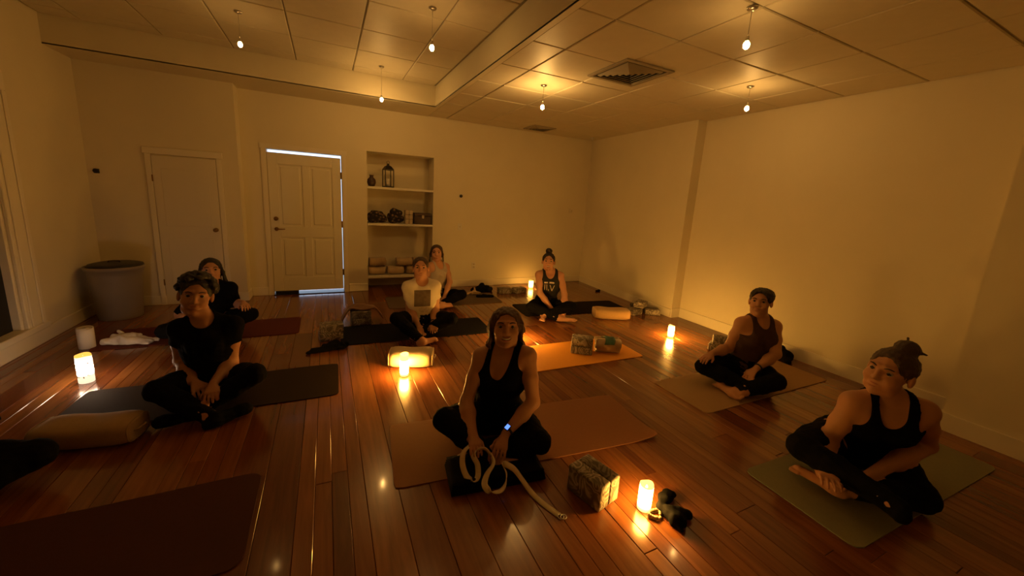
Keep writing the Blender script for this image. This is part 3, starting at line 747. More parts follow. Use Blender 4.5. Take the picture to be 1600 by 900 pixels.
def print_mat(name, base, boxes_, segs, col, y_front):
    """a shirt with a flat print: boxes and line strokes on the chest, in the shirt's own x and z"""
    m, nt, b = nodes_of(name); tc = N(nt, 'ShaderNodeTexCoord'); sp = N(nt, 'ShaderNodeSeparateXYZ'); lnk(nt, tc.outputs['Object'], sp.inputs[0])
    X, Y, Z = sp.outputs; cur = None
    gm = N(nt, 'ShaderNodeNewGeometry')
    front = math_n(nt, 'LESS_THAN', Y, y_front)
    nz = noise(nt, 16, tc.outputs['Object'], 3)
    c = mixcol(nt, nz.outputs['Fac'], tuple(q*.92 for q in base), tuple(min(1, q*1.06) for q in base))
    for (cx, cz, hx, hz, kind, bc) in boxes_:
        dx = math_n(nt, 'DIVIDE', math_n(nt, 'SUBTRACT', X, cx), hx); dz = math_n(nt, 'DIVIDE', math_n(nt, 'SUBTRACT', Z, cz), hz)
        if kind == 'box': d = math_n(nt, 'MAXIMUM', math_n(nt, 'ABSOLUTE', dx), math_n(nt, 'ABSOLUTE', dz))
        else: d = math_n(nt, 'ADD', math_n(nt, 'MULTIPLY', dx, dx), math_n(nt, 'MULTIPLY', dz, dz))
        mk = math_n(nt, 'MULTIPLY', math_n(nt, 'LESS_THAN', d, 1.0), front)
        n3 = noise(nt, 30, tc.outputs['Object'], 3)
        cc = mixcol(nt, n3.outputs['Fac'], tuple(q*.6 for q in bc), tuple(min(1, q*1.5) for q in bc))
        c = mixcol(nt, mk, c, cc)
    for (ax, az, bx, bz, w) in segs:
        L2 = (bx-ax)**2+(bz-az)**2
        px = math_n(nt, 'SUBTRACT', X, ax); pz = math_n(nt, 'SUBTRACT', Z, az)
        t = math_n(nt, 'DIVIDE', math_n(nt, 'ADD', math_n(nt, 'MULTIPLY', px, bx-ax), math_n(nt, 'MULTIPLY', pz, bz-az)), L2)
        t = math_n(nt, 'MINIMUM', math_n(nt, 'MAXIMUM', t, 0.0), 1.0)
        ex = math_n(nt, 'SUBTRACT', px, math_n(nt, 'MULTIPLY', t, bx-ax)); ez = math_n(nt, 'SUBTRACT', pz, math_n(nt, 'MULTIPLY', t, bz-az))
        d2_ = math_n(nt, 'ADD', math_n(nt, 'MULTIPLY', ex, ex), math_n(nt, 'MULTIPLY', ez, ez))
        mk = math_n(nt, 'MULTIPLY', math_n(nt, 'LESS_THAN', d2_, w*w), front); c = mixcol(nt, mk, c, col)
    lnk(nt, c, b.inputs['Base Color']); b.inputs['Roughness'].default_value = .88; bump(nt, b, nz.outputs['Fac'], .2, .004); MATS[name] = m

def person(J, base, heading, label, skin, hair, hairstyle, hair_m, top, top_m, legs_m, h=.006, fat=1.0, bust=.06, belly=.0, sc=1.0, shw=.9,
           look=0.0, look_up=.12, tilt=0.0, smile=0.0, sleeve=0.0, neck_cut=.10, ankle=.92, curl=(.5, .5), cuffs=(), socks='', hw=1.07, armhole=.095, hand_n=None, group='people seated on mats'):
    J = {k: np.array(v, float) for k, v in J.items()}
    sm_ = (J['shl']+J['shr'])/2
    for q_ in ('shl', 'shr'): J[q_] = sm_+(J[q_]-sm_)*shw
    sc *= 1.07
    root = empty('person', (base[0], base[1], .009), heading, label, 'person', group)
    allp = np.array(list(J.values())); lo = allp.min(0)-.22; hi = allp.max(0)+.24; lo[2] = -.04
    F = Field(lo, hi, h)
    up = unit(J['neck']-J['pel']); rt = J['shr']-J['shl']; rt = unit(rt-up*(rt@up)); fw = np.cross(rt, up)      # torso frame, fw = forward
    T = F.new(); A = F.new(); L = F.new(); Hd = F.new()
    pel, nk = J['pel'], J['neck']; sp_ = lambda t: pel+(nk-pel)*t
    shm = (J['shl']+J['shr'])/2; f = fat
    # torso
    add_cap(F, T, J['hil']*.92+pel*.08, J['hir']*.92+pel*.08, .105*f, .105*f, .04)
    add_cap(F, T, sp_(.02), sp_(.45), .128*f, .112*f, .06, (fw, 1.18))
    add_cap(F, T, sp_(.02)+rt*-.05, sp_(.40)+rt*-.035, .10*f, .082*f, .06, (fw, 1.05)); add_cap(F, T, sp_(.02)+rt*.05, sp_(.40)+rt*.035, .10*f, .082*f, .06, (fw, 1.05))
    add_cap(F, T, sp_(.42), sp_(.80), .108*f, .10*f, .05, (fw, 1.2))
    cl, cr = shm+(J['shl']-shm)*.52-up*.085, shm+(J['shr']-shm)*.52-up*.085
    add_cap(F, T, cl, cr, .092*f, .092*f, .05, (fw, 1.05))
    add_cap(F, T, cl-up*.10, cr-up*.10, .088*f, .088*f, .05, (fw, 1.0))
    if bust > 0:
        for s in (-1, 1): add_ell(F, T, sp_(.66)+fw*(.075*f)+rt*s*.068*f, (rt, fw, up), (bust*f, bust*f*1.02, bust*f*1.05), .04)
    if belly > 0: add_ell(F, T, sp_(.27)+fw*.05, (rt, fw, up), (.12*f, .09+belly, .11), .06)
    for s, q in ((-1, 'shl'), (1, 'shr')):
        add_cap(F, T, nk+up*.035-fw*.012, J[q]-up*.008, .038, .046*f, .05)
        add_cap(F, T, J[q]-up*.01, J[q]*.75+cl*.25 if s < 0 else J[q]*.75+cr*.25, .053*f, .060*f, .04)
    # neck and head
    hc = J['head']
    ca, sa = math.cos(look), math.sin(look)
    hf = unit(np.array([sa, -ca, math.tan(look_up)])); hu = np.array([0, 0, 1.0]); hr = unit(np.cross(hu, hf))*-1
    hr = unit(np.cross(hf, hu)); hu = np.cross(hr, hf)
    hr, hu = hr*math.cos(tilt)+hu*math.sin(tilt), hu*math.cos(tilt)-hr*math.sin(tilt)
    if hr@rt < 0: hr = -hr
    R = (hr, hf, hu); q = sc
    def hp(x, y, z): return hc+(hr*x*hw+hf*y+hu*z)*q
    add_cap(F, Hd, nk-up*.02, hp(0, -.022, -.055), .056*f**.6, .052*f**.5, .03)
    add_ell(F, Hd, hp(0, -.012, .030), R, (.074*q*hw, .092*q, .082*q), .02)
    add_ell(F, Hd, hp(0, .028, -.030), R, (.061*q*hw, .064*q, .080*q), .03)
    add_cap(F, Hd, hp(-.030, .034, -.080), hp(.030, .034, -.080), .030*q*f**.3, .030*q*f**.3, .03)
    add_ell(F, Hd, hp(0, .070, -.098), R, (.022*q*hw, .020*q, .018*q), .025)
    for s in (-1, 1):
        add_ell(F, Hd, hp(s*.036, .064, -.030+.006*smile), R, (.026*q*hw, .022*q, .026*q), .025)
        add_ell(F, Hd, hp(s*.077, -.010, -.008), R, (.010*q*hw, .020*q, .032*q), .008)
        add_cap(F, Hd, hp(s*.012, .086, .036), hp(s*.046, .072, .034), .010*q, .009*q, .015)
        add_ell(F, Hd, hp(s*.031, .097, .012), R, (.019*q*hw, .017*q, .0105*q), .010, 'sub')
    add_cap(F, Hd, hp(0, .083, .026), hp(0, .104, -.022), .0085*q, .0125*q, .012)
    for s in (-1, 1): add_ell(F, Hd, hp(s*.011, .094, -.025), R, (.009*q*hw, .011*q, .008*q), .008)
    mw_ = .024+.006*smile; mz = -.060
    lipz = lambda x: mz + .016*smile*(x/.03)**2
    lipp = lambda x, dz=0, dy=0: hp(x, .0905-.018*(abs(x)/.03)**2+dy, lipz(x)+dz)
    xs_ = np.linspace(-mw_, mw_, 7)
    for i in range(6):
        add_cap(F, Hd, lipp(xs_[i], .005), lipp(xs_[i+1], .005), .0055*q, .0055*q, .008); add_cap(F, Hd, lipp(xs_[i], -.006), lipp(xs_[i+1], -.006), .0065*q, .0065*q, .008)
    if smile > .6:
        for i in range(1, 5): add_cap(F, Hd, lipp(xs_[i], -.001, .006), lipp(xs_[i+1], -.001, .006), .0055*q, .0055*q, .003, None, 'sub')
    # arms and hands
    for s, a in ((-1, 'l'), (1, 'r')):
        sh, el, wr, ha = J['sh'+a], J['el'+a], J['wr'+a], J['ha'+a]
        add_cap(F, A, sh-up*.012, sh*.5+el*.5, .051*f, .047*f, .03); add_cap(F, A, sh*.5+el*.5, el, .047*f, .039*f**.8, .02)
        add_cap(F, A, el, el*.62+wr*.38, .041*f**.8, .042*f**.8, .02); add_cap(F, A, el*.62+wr*.38, wr, .042*f**.8, .0265, .02)
        d = unit(ha-wr); n0 = np.array(hand_n[a] if hand_n and a in hand_n else (0, .15, -1.0)); nn = unit(n0-d*(n0@d)); sd = np.cross(d, nn)
        if (sd@rt)*s > 0: sd = -sd                  # sd points to the thumb side (towards the body's middle)
        hl = np.linalg.norm(ha-wr)/.165*sc/1.07
        kn = [wr+d*(.088*hl)+sd*(o*hl)-nn*.002 for o in (.030, .0105, -.009, -.0275)]
        for kk, rr in zip(kn, (.0145, .0145, .014, .013)): add_cap(F, A, wr+d*.004, kk, .019, rr, .012, (nn, 1.25))
        cu = curl[0 if a == 'l' else 1]
        for i, (kk, ln) in enumerate(zip(kn, (.070, .078, .073, .058))):
            dd = unit(d+sd*(.10-.075*i)); p = kk; ang = 0
            for seg, fr in enumerate((.45, .31, .24)):
                ang += cu*(.55 if seg == 0 else .7); dv = dd*math.cos(ang)+nn*math.sin(ang); p2 = p+dv*ln*hl*fr
                add_cap(F, A, p, p2, .0092-.0006*seg, .0086-.0008*seg, .003); p = p2
        t0_ = wr+d*.030+sd*.018+nn*.006; t1_ = t0_+unit(d*.75+sd*.75+nn*.25)*.042*hl; t2_ = t1_+unit(d*.95+sd*.25+nn*.3)*.032*hl
        add_cap(F, A, t0_, t1_, .0155, .0115, .01); add_cap(F, A, t1_, t2_, .0112, .0088, .004)
    # legs and feet
    for s, a in ((-1, 'l'), (1, 'r')):
        hi_, kn_, an, to = J['hi'+a], J['kn'+a], J['an'+a], J['to'+a]
        add_cap(F, L, hi_, hi_*.4+kn_*.6, .098*f, .080*f, .04); add_cap(F, L, hi_*.4+kn_*.6, kn_, .080*f, .060*f**.7, .03)
        cm = kn_*.62+an*.38
        add_cap(F, L, kn_, cm, .057*f**.7, .056*f**.7, .02); add_cap(F, L, cm, an, .056*f**.7, .036, .02)
        dv = unit(to-an); nrm = unit(np.cross(dv, np.array([0, 0, 1.0]))); solen = unit(np.cross(nrm, dv))
        heel = an-dv*.035-solen*.018
        if a not in socks: add_cap(F, A, an, heel, .034, .028, .02); add_cap(F, A, heel+dv*.02, to-dv*.03, .027, .026, .02, (solen, 1.15)); add_cap(F, A, an+dv*.01, to-dv*.02, .033, .020, .02, (solen, 1.1))
        for i in range(5 if a not in socks else 0):
            o = (i-2)*.0165; b0 = to-dv*.025+nrm*o-solen*.006; add_cap(F, A, b0, b0+dv*(.042-.006*abs(i-.5)), .0115 if i else .0115, .0085, .006)
        add_cap(F, A, kn_*.25+an*.75, an, .036, .034, .01)
        if a in socks:
            add_cap(F, L, an, heel, .036, .030, .02); add_cap(F, L, heel+dv*.02, to+dv*.012, .030, .026, .02, (solen, 1.15)); add_cap(F, L, an+dv*.01, to, .035, .024, .02, (solen, 1.1))
            for o in (-.022, .022): add_cap(F, L, to-dv*.03+nrm*o, to+dv*.006+nrm*o, .020, .017, .02)
    sl_f = lambda V: np.maximum(V, -(F.ax[2]-.002)[None, None, :])     # nothing sinks below the mat
    body = smin(smin(smin(T, Hd, .03), A, .018), L, .04)
    body = sl_f(body)
    bo = obj('body', nets(F, body, 'body'), skin, root)
    # trousers or leggings: hips and legs, a little proud of the skin
    G = np.meshgrid(*F.ax, indexing='ij', sparse=True)
    wv = wob(G, .0022, 55) + wob(G, .0016, 120, 2.0)
    hipz = (G[0]-pel[0])*up[0]+(G[1]-pel[1])*up[1]+(G[2]-pel[2])*up[2]
    Pn = smin(L, np.maximum(T, hipz-.115), .03)-.0095+wv
    for a in [q_ for q_ in 'lr' if q_ not in socks]:
        kn_, an = J['kn'+a], J['an'+a]; dv = unit(an-kn_); cut = kn_+(an-kn_)*ankle
        m = .13; sl, P = F.sub(np.minimum(cut, an)-m, np.maximum(cut, an)+m)
        if sl is not None:
            d = (P[0]-cut[0])*dv[0]+(P[1]-cut[1])*dv[1]+(P[2]-cut[2])*dv[2]
            near = cap_d(P, cut, an+dv*.06, .056, .056)      # only this leg's own shin end is cut
            other = 'r' if a == 'l' else 'l'
            oth = cap_d(P, J['kn'+other], J['kn'+other]+(J['an'+other]-J['kn'+other])*ankle, .072*f**.7, .056)
            Pn[sl] = np.maximum(Pn[sl], np.minimum(np.minimum(-near, d), np.maximum(oth, -1)) if False else np.minimum(np.minimum(d, -near), oth))
    Pn = np.maximum(Pn, -(F.ax[2]-.0008)[None, None, :])
    obj('leggings', nets(F, Pn, 'leggings'), legs_m, root)
    # top
    Tp = T-.0085+.6*wob(G, .0022, 48, 1.0)+wob(G, .0012, 110, .4)
    fd = (G[0]-nk[0])*fw[0]+(G[1]-nk[1])*fw[1]+(G[2]-nk[2])*fw[2]
    hh = (G[0]-nk[0])*up[0]+(G[1]-nk[1])*up[1]+(G[2]-nk[2])*up[2]
    rr_ = (G[0]-nk[0])*rt[0]+(G[1]-nk[1])*rt[1]+(G[2]-nk[2])*rt[2]
    Tp = np.maximum(Tp, -(hipz+.035))                                     # hem
    if sleeve > 0:
        for a in 'lr':
            sh, el = J['sh'+a], J['el'+a]; e2 = sh+(el-sh)*sleeve
            W = F.new(); add_cap(F, W, sh-up*.012, e2, .058*f, .059*f, .0)
            d_ = unit(el-sh); cutp = (G[0]-e2[0])*d_[0]+(G[1]-e2[1])*d_[1]+(G[2]-e2[2])*d_[2]
            W = np.maximum(W+wob(G, .002, 60, .3), cutp); Tp = smin(Tp, W, .03)
        cut = np.sqrt((rr_/.072)**2+((fd-.03)/.085)**2+((hh-.03)/(neck_cut))**2)-1
        Tp = np.maximum(Tp, -cut*.06)
    else:
        # scooped front and back, open armholes, two straps
        scoop = np.sqrt((rr_/.070)**2+(np.minimum(hh-.02, 0)/neck_cut)**2)-1
        scoop = np.where(fd > -.02, scoop, np.sqrt((rr_/.070)**2+(np.minimum(hh-.02, 0)/.07)**2)-1)
        Tp = np.maximum(Tp, -scoop*.06)
        for s, a in ((-1, 'l'), (1, 'r')):
            c = J['sh'+a]+rt*s*.012
            arm = np.sqrt(((rr_-(c-nk)@rt)/(.056*f))**2+(np.minimum(hh-(c-nk)@up, 0)/armhole)**2)-1
            Tp = np.maximum(Tp, -arm*.06)
    obj(top, nets(F, Tp, top), top_m, root)
    # hair
    Hr = F.new()
    face = lambda V: add_ell(F, V, hp(0, .094, -.022), R, (.066*q*hw, .080*q, (.118 if hairstyle in ('pulled', 'short') else .110)*q), .010, 'sub')
    if hairstyle in ('pulled', 'bun', 'tied', 'long', 'bob', 'short', 'curly', 'topknot'):
        add_ell(F, Hr, hp(0, -.016, .036), R, (.081*q*hw, .098*q, .088*q), .01)
        if hairstyle in ('long', 'bob', 'tied'): add_ell(F, Hr, hp(0, -.035, -.02), R, (.078*q*hw, .075*q, .08*q), .02)
        if hairstyle == 'tied':
            for s in (-1, 1): add_ell(F, Hr, hp(s*.056, -.030, .010), R, (.036*q, .062*q, .062*q), .02); add_ell(F, Hr, hp(s*.060, -.040, -.055), R, (.030*q, .040*q, .045*q), .02)
        if hairstyle == 'short':
            add_ell(F, Hr, hp(.01, .0, .062), R, (.080*q*hw, .090*q, .062*q), .02)
            add_ell(F, Hr, hp(.045, -.01, .055), R, (.048*q*hw, .075*q, .055*q), .02)
        face(Hr)
        sl, P = F.sub(hc-.3, hc+.3)
        if hairstyle in ('short', 'bun', 'topknot', 'curly', 'pulled'):
            low = (P[0]-hp(0, 0, -.055)[0])*hu[0]+(P[1]-hp(0, 0, -.055)[1])*hu[1]+(P[2]-hp(0, 0, -.055)[2])*hu[2]
            Hr[sl] = np.maximum(Hr[sl], -low)
    if hairstyle == 'pulled': add_ell(F, Hr, hp(0, -.125, .0), R, (.035*q, .035*q, .035*q), .015)
    if hairstyle == 'bun': add_ell(F, Hr, hp(-.004, -.030, .145), R, (.042*q*hw, .042*q, .036*q), .012); add_ell(F, Hr, hp(-.01, -.03, .155), R, (.03, .035, .03), .01)
    if hairstyle == 'topknot':
        add_ell(F, Hr, hp(.0, -.055, .125), R, (.045*q*hw, .05*q, .04*q), .015)
        for k_ in range(5): add_cap(F, Hr, hp(0, -.06, .12), hp(-.03+.02*k_, -.10+.01*(k_ % 2), .165-.012*k_), .012, .006, .01)
    if hairstyle == 'curly':
        rng = np.random.default_rng(5)
        for k_ in range(150):
            th = rng.uniform(0, 2*PI); ph = rng.uniform(-.1, 1.45); v = np.array([math.cos(th)*math.cos(ph), math.sin(th)*math.cos(ph), math.sin(ph)])
            if v[1] > .55 and v[2] < .62: continue
            add_ell(F, Hr, hp(v[0]*.090, -.012+v[1]*.098, .045+v[2]*.098), R, tuple(rng.uniform(.014, .024, 3)), .006)
    strands = []
    if hairstyle == 'long':
        for s in (-1, 1):
            for k_ in range(6):
                y = .028-.024*k_; strands.append([(s*(.066-.012*max(0, k_-3)), y-.01, .06), (s*.086, y-.012, -.02), (s*(.092+.01*(k_ % 2)), y-.01, -.11), (s*(.090+.012*math.sin(k_*2)), y+.012, -.22-.02*(k_ % 3))])
        for x_ in (-.05, -.02, .02, .05): strands.append([(x_, -.10, .04), (x_*1.2, -.115, -.08), (x_*1.3, -.10, -.22)])
    if hairstyle == 'bob':
        for s in (-1, 1):
            for k_ in range(6):
                y = .030-.022*k_; strands.append([(s*.062, y-.01, .07), (s*.083, y-.008, -.02), (s*(.088+.006*(k_ % 2)), y, -.10-.012*(k_ % 3))])
    if hairstyle == 'tied':
        for s in (-1, 1):
            for k_ in range(7):
                y = .022-.020*k_; w_ = .010*math.sin(k_*1.9)
                strands.append([(s*.058, y, .078), (s*.082, y-.006, .025), (s*(.084+w_), y-.016, -.020), (s*(.078-w_*.7), y-.022, -.060), (s*(.088+w_), y-.028, -.105-.010*(k_ % 3)), (s*(.080-w_), y-.030, -.150-.012*(k_ % 2))])
        strands.append([(0, -.11, 0), (.01, -.13, -.10), (.03, -.11, -.20)])
    for st in strands:
        for i in range(len(st)-1):
            w0 = .0135; w1 = .013 if i < len(st)-2 else .005
            add_cap(F, Hr, hp(*st[i]), hp(*st[i+1]), w0, w1, .006)
    if strands: face(Hr)
    Hr = Hr + wob(G, .0022, 150, .5) + wob(G, .0012, 320, 1.5)
    obj('hair', nets(F, Hr, 'hair'), hair_m, root)
    # face pieces
    rotm = Matrix((tuple(hr), tuple(hf), tuple(hu))).transposed().to_4x4()
    for s in (-1, 1):
        me = ball('eye', .0122*q, 14, 10); me.materials.append(MATS['eye_white']); me.materials.append(MATS['iris_dark'])
        for p_ in me.polygons:
            c = p_.center.normalized(); p_.material_index = 1 if (c.y > .74) else 0
        o = obj('eye', me, None, root); o.matrix_local = Matrix.Translation(Vector(hp(s*.0315, .0735, .011))) @ rotm
        pts = [hp(s*x_, y_, z_) for x_, y_, z_ in ((.014, .0935, .031), (.030, .0915, .037), (.046, .079, .033))]
        obj('eyebrow', tube('eyebrow', catmull(pts, 4), [.0022+.0018*math.sin(PI*i/8) for i in range(9)], 6), 'brow_tone', root)
    lp = [lipp(x_, .0058+.0015*smile, .0045) for x_ in xs_]; l2_ = [lipp(x_, -.0068-.0035*smile, .0045) for x_ in xs_]
    rad_ = [.0018, .0036, .0044, .0042, .0044, .0036, .0018]
    obj('lip', tube('lip', lp, rad_, 6), 'lip_tone', root); obj('lip', tube('lip', l2_, [r_*1.15 for r_ in rad_], 6), 'lip_tone', root)
    if smile > .6: obj('teeth', tube('teeth', [lipp(x_, .0002, .0035) for x_ in xs_*.82], [.003, .0046, .0052, .0054, .0052, .0046, .003], 6), 'teeth', root)
    for (a, kind) in cuffs:
        wr, el = J['wr'+a], J['el'+a]; ax = unit(el-wr); c = wr+ax*.022; n0 = np.array([0, -.35, 1.0]); nn = unit(n0-ax*(n0@ax)); sd = np.cross(ax, nn)
        pts = [c+(nn*math.cos(t)+sd*math.sin(t))*.0315*f**.3 for t in np.linspace(0, 2*PI, 20, endpoint=False)]
        w = obj('watch' if kind == 'watch' else 'wristband', tube('wristband', pts, .007 if kind != 'bracelet' else .004, 8, True), 'black_plastic', root)
        if kind == 'watch':
            m4 = Matrix.Translation(Vector(c+nn*.036)) @ Matrix((tuple(sd), tuple(ax), tuple(nn))).transposed().to_4x4()
            o = obj('watch_case', rbox('watch_case', .032, .038, .010, .004, 2), 'black_plastic', w); o.matrix_local = m4
            o = obj('watch_screen', boxes('watch_screen', [(-.012, .012, -.015, .015, .0098, .0112)], .002), 'screen_blue', w); o.matrix_local = m4
    return root

def blob(name, prims, h, mat, loc, rz, parent=None, amp=.004, freq=40, k=.02, floor_cut=True):
    """crumpled cloth and other soft lumps from a list of (a, b, ra, rb)"""
    pts = np.array([p for q in prims for p in q[:2]], float); m = max(max(q[2:4]) for q in prims)+.04
    F = Field(pts.min(0)-m, pts.max(0)+m, h); V = F.new()
    for q in prims: add_cap(F, V, np.array(q[0], float), np.array(q[1], float), q[2], q[3], k, q[4] if len(q) > 4 else None)
    G = np.meshgrid(*F.ax, indexing='ij', sparse=True)
    V = V+wob(G, amp, freq)+wob(G, amp*.5, freq*2.3, 1.1)
    if floor_cut: V = np.maximum(V, -(F.ax[2]-.001)[None, None, :])
    return obj(name, nets(F, V, name), mat, parent, loc, (0, 0, rz))
# ------------------------------------------------------------------ seated people: joint positions (metres, own frame, l = their right side)
POSE = {}
POSE['p1'] = ((1.024, 2.217), -0.4, {'pel': (0, 0, 0.113), 'neck': (0.046, -0.014, 0.602), 'head': (0.043, -0.025, 0.758), 'shl': (-0.134, 0.005, 0.538), 'shr': (0.214, -0.101, 0.601), 'ell': (-0.192, -0.16, 0.293), 'elr': (0.237, -0.203, 0.32), 'wrl': (-0.139, -0.382, 0.194), 'wrr': (0.062, -0.346, 0.183), 'hal': (-0.109, -0.544, 0.19), 'har': (-0.02, -0.434, 0.043), 'hil': (-0.083, 0.007, 0.074), 'hir': (0.09, 0.018, 0.121), 'knl': (-0.312, -0.293, 0.234), 'knr': (0.271, -0.349, 0.139), 'anl': (0.014, -0.435, 0.05), 'anr': (-0.115, -0.303, 0.046), 'tol': (0.183, -0.424, 0.04), 'tor': (-0.235, -0.424, 0.04)})
POSE['p2'] = ((-0.811, 3.368), 0.05, {'pel': (0, 0, 0.117), 'neck': (-0.011, -0.085, 0.621), 'head': (-0.048, -0.041, 0.785), 'shl': (-0.178, -0.035, 0.561), 'shr': (0.174, -0.066, 0.563), 'ell': (-0.192, 0.042, 0.276), 'elr': (0.129, -0.06, 0.27), 'wrl': (-0.08, -0.184, 0.21), 'wrr': (0.055, -0.305, 0.222), 'hal': (-0.008, -0.333, 0.163), 'har': (0.028, -0.474, 0.218), 'hil': (-0.067, 0.075, 0.112), 'hir': (0.099, -0.011, 0.109), 'knl': (-0.246, -0.297, 0.222), 'knr': (0.299, -0.352, 0.267), 'anl': (0.077, -0.485, 0.04), 'anr': (-0.048, -0.335, 0.04), 'tol': (0.235, -0.407, 0.042), 'tor': (-0.213, -0.398, 0.042)})
POSE['p3'] = ((-1.144, 4.948), 0.1, {'pel': (0, 0, 0.106), 'neck': (0.046, -0.21, 0.545), 'head': (0.037, -0.15, 0.689), 'shl': (-0.095, -0.124, 0.483), 'shr': (0.21, -0.27, 0.528), 'ell': (-0.25, -0.148, 0.245), 'elr': (0.212, -0.095, 0.302), 'wrl': (-0.117, -0.356, 0.204), 'wrr': (0.298, -0.321, 0.368), 'hal': (-0.051, -0.49, 0.135), 'har': (0.337, -0.48, 0.352), 'hil': (-0.089, -0.036, 0.115), 'hir': (0.09, -0.036, 0.121), 'knl': (-0.333, -0.365, 0.152), 'knr': (0.357, -0.327, 0.237), 'anl': (0.033, -0.499, 0.062), 'anr': (0.003, -0.424, 0.079), 'tol': (0.202, -0.5, 0.04), 'tor': (-0.16, -0.459, 0.042)})
POSE['p4'] = ((0.982, 4.385), -0.15, {'pel': (0, 0, 0.11), 'neck': (-0.005, -0.071, 0.595), 'head': (-0.016, -0.032, 0.749), 'shl': (-0.173, -0.114, 0.554), 'shr': (0.166, -0.082, 0.556), 'ell': (-0.135, -0.054, 0.279), 'elr': (0.168, -0.052, 0.272), 'wrl': (-0.051, -0.247, 0.142), 'wrr': (0.119, -0.268, 0.157), 'hal': (-0.002, -0.381, 0.059), 'har': (0.111, -0.427, 0.115), 'hil': (-0.085, 0.031, 0.087), 'hir': (0.092, 0.009, 0.108), 'knl': (-0.281, -0.297, 0.234), 'knr': (0.316, -0.317, 0.218), 'anl': (-0.019, -0.527, 0.04), 'anr': (-0.046, -0.29, 0.049), 'tol': (0.138, -0.464, 0.04), 'tor': (-0.109, -0.448, 0.052)})
POSE['p5'] = ((1.488, 5.542), -0.1, {'pel': (0, 0, 0.113), 'neck': (-0.016, 0.002, 0.591), 'head': (-0.029, 0, 0.743), 'shl': (-0.148, -0.107, 0.573), 'shr': (0.14, 0.048, 0.533), 'ell': (-0.204, -0.089, 0.303), 'elr': (0.156, -0.139, 0.33), 'wrl': (-0.113, -0.287, 0.197), 'wrr': (0.061, -0.241, 0.132), 'hal': (-0.048, -0.418, 0.132), 'har': (0.017, -0.384, 0.072), 'hil': (-0.085, -0.025, 0.085), 'hir': (0.085, 0.015, 0.079), 'knl': (-0.351, -0.311, 0.155), 'knr': (0.315, -0.296, 0.173), 'anl': (-0.002, -0.456, 0.066), 'anr': (-0.043, -0.366, 0.04), 'tol': (0.147, -0.391, 0.04), 'tor': (-0.204, -0.4, 0.04)})
POSE['p6'] = ((2.869, 4.629), -0.5, {'pel': (0, 0, 0.114), 'neck': (0.017, 0, 0.608), 'head': (-0.014, -0.048, 0.753), 'shl': (-0.15, -0.048, 0.566), 'shr': (0.189, -0.011, 0.563), 'ell': (-0.112, -0.206, 0.328), 'elr': (0.244, -0.134, 0.312), 'wrl': (0.083, -0.279, 0.111), 'wrr': (0.247, -0.289, 0.115), 'hal': (0.137, -0.421, 0.044), 'har': (0.197, -0.433, 0.053), 'hil': (-0.091, 0.005, 0.096), 'hir': (0.089, -0.005, 0.084), 'knl': (-0.22, -0.378, 0.166), 'knr': (0.338, -0.313, 0.19), 'anl': (0.182, -0.4, 0.03), 'anr': (-0.036, -0.385, 0.067), 'tol': (0.393, -0.44, 0.04), 'tor': (-0.066, -0.55, 0.039)})
POSE['p7'] = ((3.639, 2.104), -0.95, {'pel': (0, 0, 0.125), 'neck': (0.036, -0.016, 0.634), 'head': (0.015, -0.012, 0.79), 'shl': (-0.108, -0.11, 0.586), 'shr': (0.172, 0.079, 0.568), 'ell': (-0.178, -0.086, 0.31), 'elr': (0.198, -0.099, 0.346), 'wrl': (-0.309, -0.298, 0.295), 'wrr': (0.055, -0.27, 0.232), 'hal': (-0.393, -0.43, 0.244), 'har': (-0.031, -0.382, 0.147), 'hil': (-0.107, -0.01, 0.109), 'hir': (0.04, 0.094, 0.082), 'knl': (-0.36, -0.336, 0.161), 'knr': (0.214, -0.274, 0.15), 'anl': (0.028, -0.402, 0.086), 'anr': (-0.105, -0.492, 0.04), 'tol': (-0.073, -0.53, 0.04), 'tor': (-0.234, -0.38, 0.04)})
POSE['p8'] = ((3.114, 1.045), -1.0, {'pel': (0, 0, 0.113), 'neck': (0.049, -0.237, 0.59), 'head': (0.018, -0.284, 0.751), 'shl': (-0.12, -0.299, 0.526), 'shr': (0.236, -0.212, 0.551), 'ell': (-0.177, -0.279, 0.213), 'elr': (0.316, -0.073, 0.289), 'wrl': (-0.217, -0.532, 0.131), 'wrr': (-0.004, -0.425, 0.15), 'hal': (-0.205, -0.695, 0.201), 'har': (-0.152, -0.528, 0.134), 'hil': (-0.09, -0.038, 0.154), 'hir': (0.086, 0.069, 0.181), 'knl': (-0.316, -0.426, 0.211), 'knr': (0.262, -0.338, 0.085), 'anl': (0.065, -0.673, 0.166), 'anr': (-0.144, -0.503, 0.068), 'tol': (0.036, -0.493, 0.137), 'tor': (-0.337, -0.466, 0.084)})
POSE['p9'] = ((-1.724, 2.407), 0.55, {'pel': (0, 0, 0.11), 'neck': (0, -0.012, 0.6), 'head': (0, -0.028, 0.755), 'shl': (-0.17, -0.003, 0.551), 'shr': (0.17, -0.003, 0.551), 'ell': (-0.238, -0.052, 0.279), 'elr': (0.238, -0.052, 0.279), 'wrl': (-0.131, -0.265, 0.203), 'wrr': (0.131, -0.265, 0.203), 'hal': (-0.064, -0.399, 0.134), 'har': (0.064, -0.399, 0.134), 'hil': (-0.09, 0.011, 0.099), 'hir': (0.09, 0.008, 0.099), 'knl': (-0.358, -0.294, 0.153), 'knr': (0.366, -0.289, 0.155), 'anl': (0.015, -0.405, 0.063), 'anr': (-0.022, -0.337, 0.072), 'tol': (0.184, -0.408, 0.04), 'tor': (-0.186, -0.369, 0.04)})
def pose(k, **over):
    b, hd, J = POSE[k]; J = dict(J)
    J.update(over); return J, b, hd
